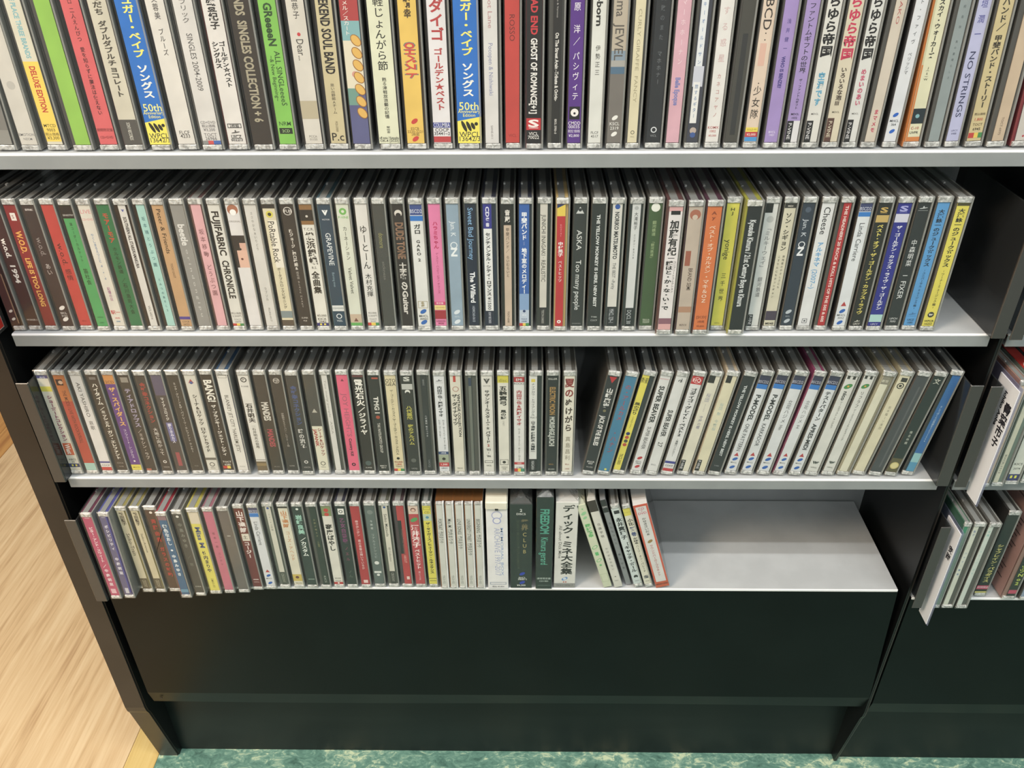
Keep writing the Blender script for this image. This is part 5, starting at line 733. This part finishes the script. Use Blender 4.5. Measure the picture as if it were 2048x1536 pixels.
def wrap_ear(w, H, parent, k=1.0):
    """the gathered corner of shrink wrap standing up on a box"""
    b = MB(); t = M['fold']
    a = (w*.04, 1, H+.2); c = (w*.96, 1, H+.2); p = (w*.5, 14, H+9*k); q = (w*.3, 4, H+5*k); s = (w*.68, 6, H+5.5*k); e = (w*.04, 30, H+.2); f = (w*.96, 30, H+.2)
    for tri in ((a, q, e), (a, s, q), (a, c, s), (q, s, p), (q, p, e), (p, s, f), (s, c, f), (e, p, f)): b.poly(tri, t)
    return b.obj('wrap_fold', parent)
def boxed(name, x, y, z, lean, w, H, D, col, e, label, cat, group, wrapped=True, ear=False):
    root = link(name, None, None, label, cat, group); place(root, x, y, z, lean, w)
    bm_ = MB(); bm_.box(.5, w-.5, .5, D, .5, H, paper(col), .35); bd = bm_.obj('box_body', root)
    p = Print(w-1, H-.5); p.run(els(e)); p.obj(bd, (.5*MM, .48*MM, H*MM))
    if wrapped:
        MB().box(0, w, 0, D+.6, 0, H+.5, M['wrap'], .6).obj('wrap', root)
    if ear: wrap_ear(w, H, root)
    return root
G4 = 'boxed sets on the lowest shelf'
for i, (nm, pb, pt, pw, y, H, col, lab, cat, e) in enumerate(BOXES):
    z = Z[3]; xb = x_at(pb, z, y); w = x_at(pb+pw, z, y)-xb
    r = boxed(nm, xb, y, z, 0, w-.6, H, 130, col, e, lab, cat, G4, wrapped=i != 0, ear=i in (1, 2, 3))
    if i == 0:
        m = MB(); m.box(.2, w-.8, -1.2, 130, H-9, H+1.5, paper('#dcd9c6'), 1.2); m.box(w*.42, w*.56, -1.5, -1.1, H-9.2, H-7, M['inner']); m.obj('lid', r)
# five slim cases in one shrink wrap
z = Z[3]; xb = x_at(882, z, -2); w5 = (x_at(973, z, -2)-xb)/5-.15
r5 = link('disc_box_set', None, None, 'shrink-wrapped set of five slim white-spined cases with amber trays', 'CD set', G4); place(r5, xb, -2, z, 0, 1)
for k in range(5):
    m = MB(); m.box(.4, w5-2.0, 1.2, 138, 1, 122, M['amber']); m.box(.2, w5-.4, 60, 138, .6, 124, M['amber'])
    c = m.obj('disc_case', r5); c.location = (k*w5*MM, 0, 0)
    s = MB(); s.box(1.3, w5-2.6, .5, 1.1, 4, 121, paper('#cfd0c8')); s.obj('spine_card', c)
    s = MB(); s.box(w5-2.4, w5-.6, .4, 136, .6, 124.2, paper('#e6e8e8'), .3); s.obj('lid', c)
    s = MB(); s.box(1, w5-2.6, .3, 4, 121.4, 124, M['cap'], .4); s.box(1, w5-2.6, .3, 4, .7, 3.6, M['cap'], .4); s.obj('end_cap', c)
    p = Print(w5-3.9, 117); p.run([('L', .5, .16, (.45, .46, .52, .6, .5)[k], .62, '#3c3c3a', SPINES5[k]), ('L', .5, .86, .97, .4, '#77756f', 'YDCD-1022')])
    p.obj(c, (1.3*MM, .5*MM, 121*MM))
MB().box(-.5, 5*w5+.2, -.2, 139, 0, 125, M['wrap'], .8).obj('wrap', r5)
b = MB(); b.box(.5, 5*w5-.5, 4, 130, 124.3, 124.8, clear('amber_film', (.62, .33, .1), .3, (.35, .16, .03), .2)); b.obj('amber_film', r5)
for i, (pb, pt, pn, y, col, side, lab, e) in enumerate(LEANERS):
    z = Z[3]; H = 124 if i != 2 else 128; H = 130 if i == 1 else H; pb += 6 if i == 0 else 0
    xb = x_at(pb, z, y); xn = x_at(pn, z, y); xt = x_at(pt, z+118, y)+(2.5 if i in (0, 1) else 0); lean = -.28
    w = (xn-xb)*math.cos(lean)-.8
    if side: 
        rr = disc(xb, y, z, lean, w, col, side, (.05, .93), els(e), 'CD, '+lab+' on the lowest shelf', 'leaning discs on the lowest shelf', H=125)
    else: boxed('slipcase', xb, y, z, lean, w, H, 130, col, e, lab+', lowest shelf', 'CD box', 'leaning discs on the lowest shelf', True, i in (0, 1))

# ------------------------------------------------------------------ bookends, index cards, sign
def bookend(xf0, xf1, plate_x, yf, z, label, D=118, H=118):
    root = link('bookend', None, None, label, 'bookend', 'smoky plastic bookends'); root.location = (0, yf*MM, (z+.2)*MM)
    b = MB(); b.box(xf0, xf1, 0, 1.5, 0, H, M['smokef'], .5); b.obj('flange', root)
    b = MB(); b.box(plate_x-.75, plate_x+.75, 1.5, D, 0, H, M['smoke'], .4); b.obj('plate', root)
    b = MB(); s = -1 if plate_x > (xf0+xf1)/2 else 1
    return root
M['smokef'] = clear('smoke_flange', (.16, .16, .16), .7, (.075, .072, .068), .25, .15, 60, 1.5)
bookend(-470.5, -458.8, -459.5, -8, Z[2]-.0, 'smoky brown bookend at the left end of the third shelf')
bookend(-465.6, -453.4, -453.6, -23, Z[3], 'smoky brown bookend at the left end of the lowest shelf')
bookend(403, 415, 403.8, -10, Z[2], 'dark smoky bookend right of the cobalt blue spine, third shelf', 118)
bookend(406.4, 418.6, 407.2, -8.5, Z[1], 'dark smoky bookend right of the yellow spine, second shelf')
bookend(421.2, 432.5, 431.5, -10.8, ZB[1], 'dark smoky bookend just beyond the divider, second shelf')
bookend(420.5, 432, 431, -11.5, ZB[2], 'dark smoky bookend left of the handwritten card, third shelf')
bookend(419.8, 430.2, 429.4, -15.5, ZB[3], 'dark smoky bookend left of the lower index card')
def index_card(x, yf, zb, z0, H, back, label, glyphs, latin):
    root = link('index_card', None, None, label, 'index card', 'white index cards'); root.location = (x*MM, yf*MM, z0*MM)
    zs = zb-z0       # shelf top above the card's foot
    prof = [(0, 0), (19, 0), (20, zs+.6), (back, zs+.6), (back, H), (0, H)]
    b = MB(); b.prism(prof, -.4, .4, principled('white_card', hexc('#eeeef2'), .5)); c = b.obj('card', root)
    b = MB(); b.prism([(-1.2, -1), (19.6, -1), (20.4, zs+.4), (back+40, zs+.4), (back+40, H+3.5), (-1.2, H+3.5)], .5, 1.5, M['sleeve']); b.obj('sleeve', root)
    p = Print(20, H)
    for g, u, v, s in glyphs:
        def fn(q, u=u, v=v, s=s): return np.column_stack([u+(q[:, 0]-EMW/2)/EMW*s, v-(q[:, 1]-EMC)/EMW*s*1.1])
        p.put((g, True), fn, '#26242c')
    if latin:
        def fn(q):
            w = q[:, 0].max(); return np.column_stack([latin[0]-3+(q[:, 1])/CAPH*4.2, latin[1]+q[:, 0]/w*latin[2]])
        p.put(('Ichiko Aoba', True), fn, '#2c2a34')
    o = p.obj(c, (-.42*MM, (back)*MM, H*MM)); o.rotation_euler = (0, 0, -math.pi/2)
# print's u runs from the card's back edge towards its front edge, seen from the aisle's left
index_card(440, -22, ZB[2], -179, 132.5, 34, 'white index card with handwritten name and kanji in clear sleeve', [('青', 27, 24, 11), ('葉', 27, 36.5, 11), ('市', 27, 49, 11), ('子', 27, 61, 10)], (18.5, 10, 38))
index_card(438.4, -20.6, ZB[3], -352, 132.5, 29, 'white index card with two bold kanji, lowest shelf beyond divider', [('安', 23, 27, 8), ('岡', 23, 37, 8)], None)
# red plate in a black holder at the left end of the second shelf
rt = link('sign_plate', None, None, 'red plate in a black holder at the left end, second shelf', 'sign'); rt.location = (-471*MM, 0, 0)
MB().box(-1.2, 0, -70, 13, -2, 120, M['smokef'], .6).obj('holder', rt)
for o in rt.children: o.location.z = .0022
b = MB(); b.box(0, .5, -66, 7.4, 4, 112, principled('white_edge', hexc('#e0d8d4'), .4)); b.box(.45, .8, -66, 6.6, 4.8, 112, principled('red_plate', hexc('#c43a30'), .4)); b.obj('plate_face', rt)
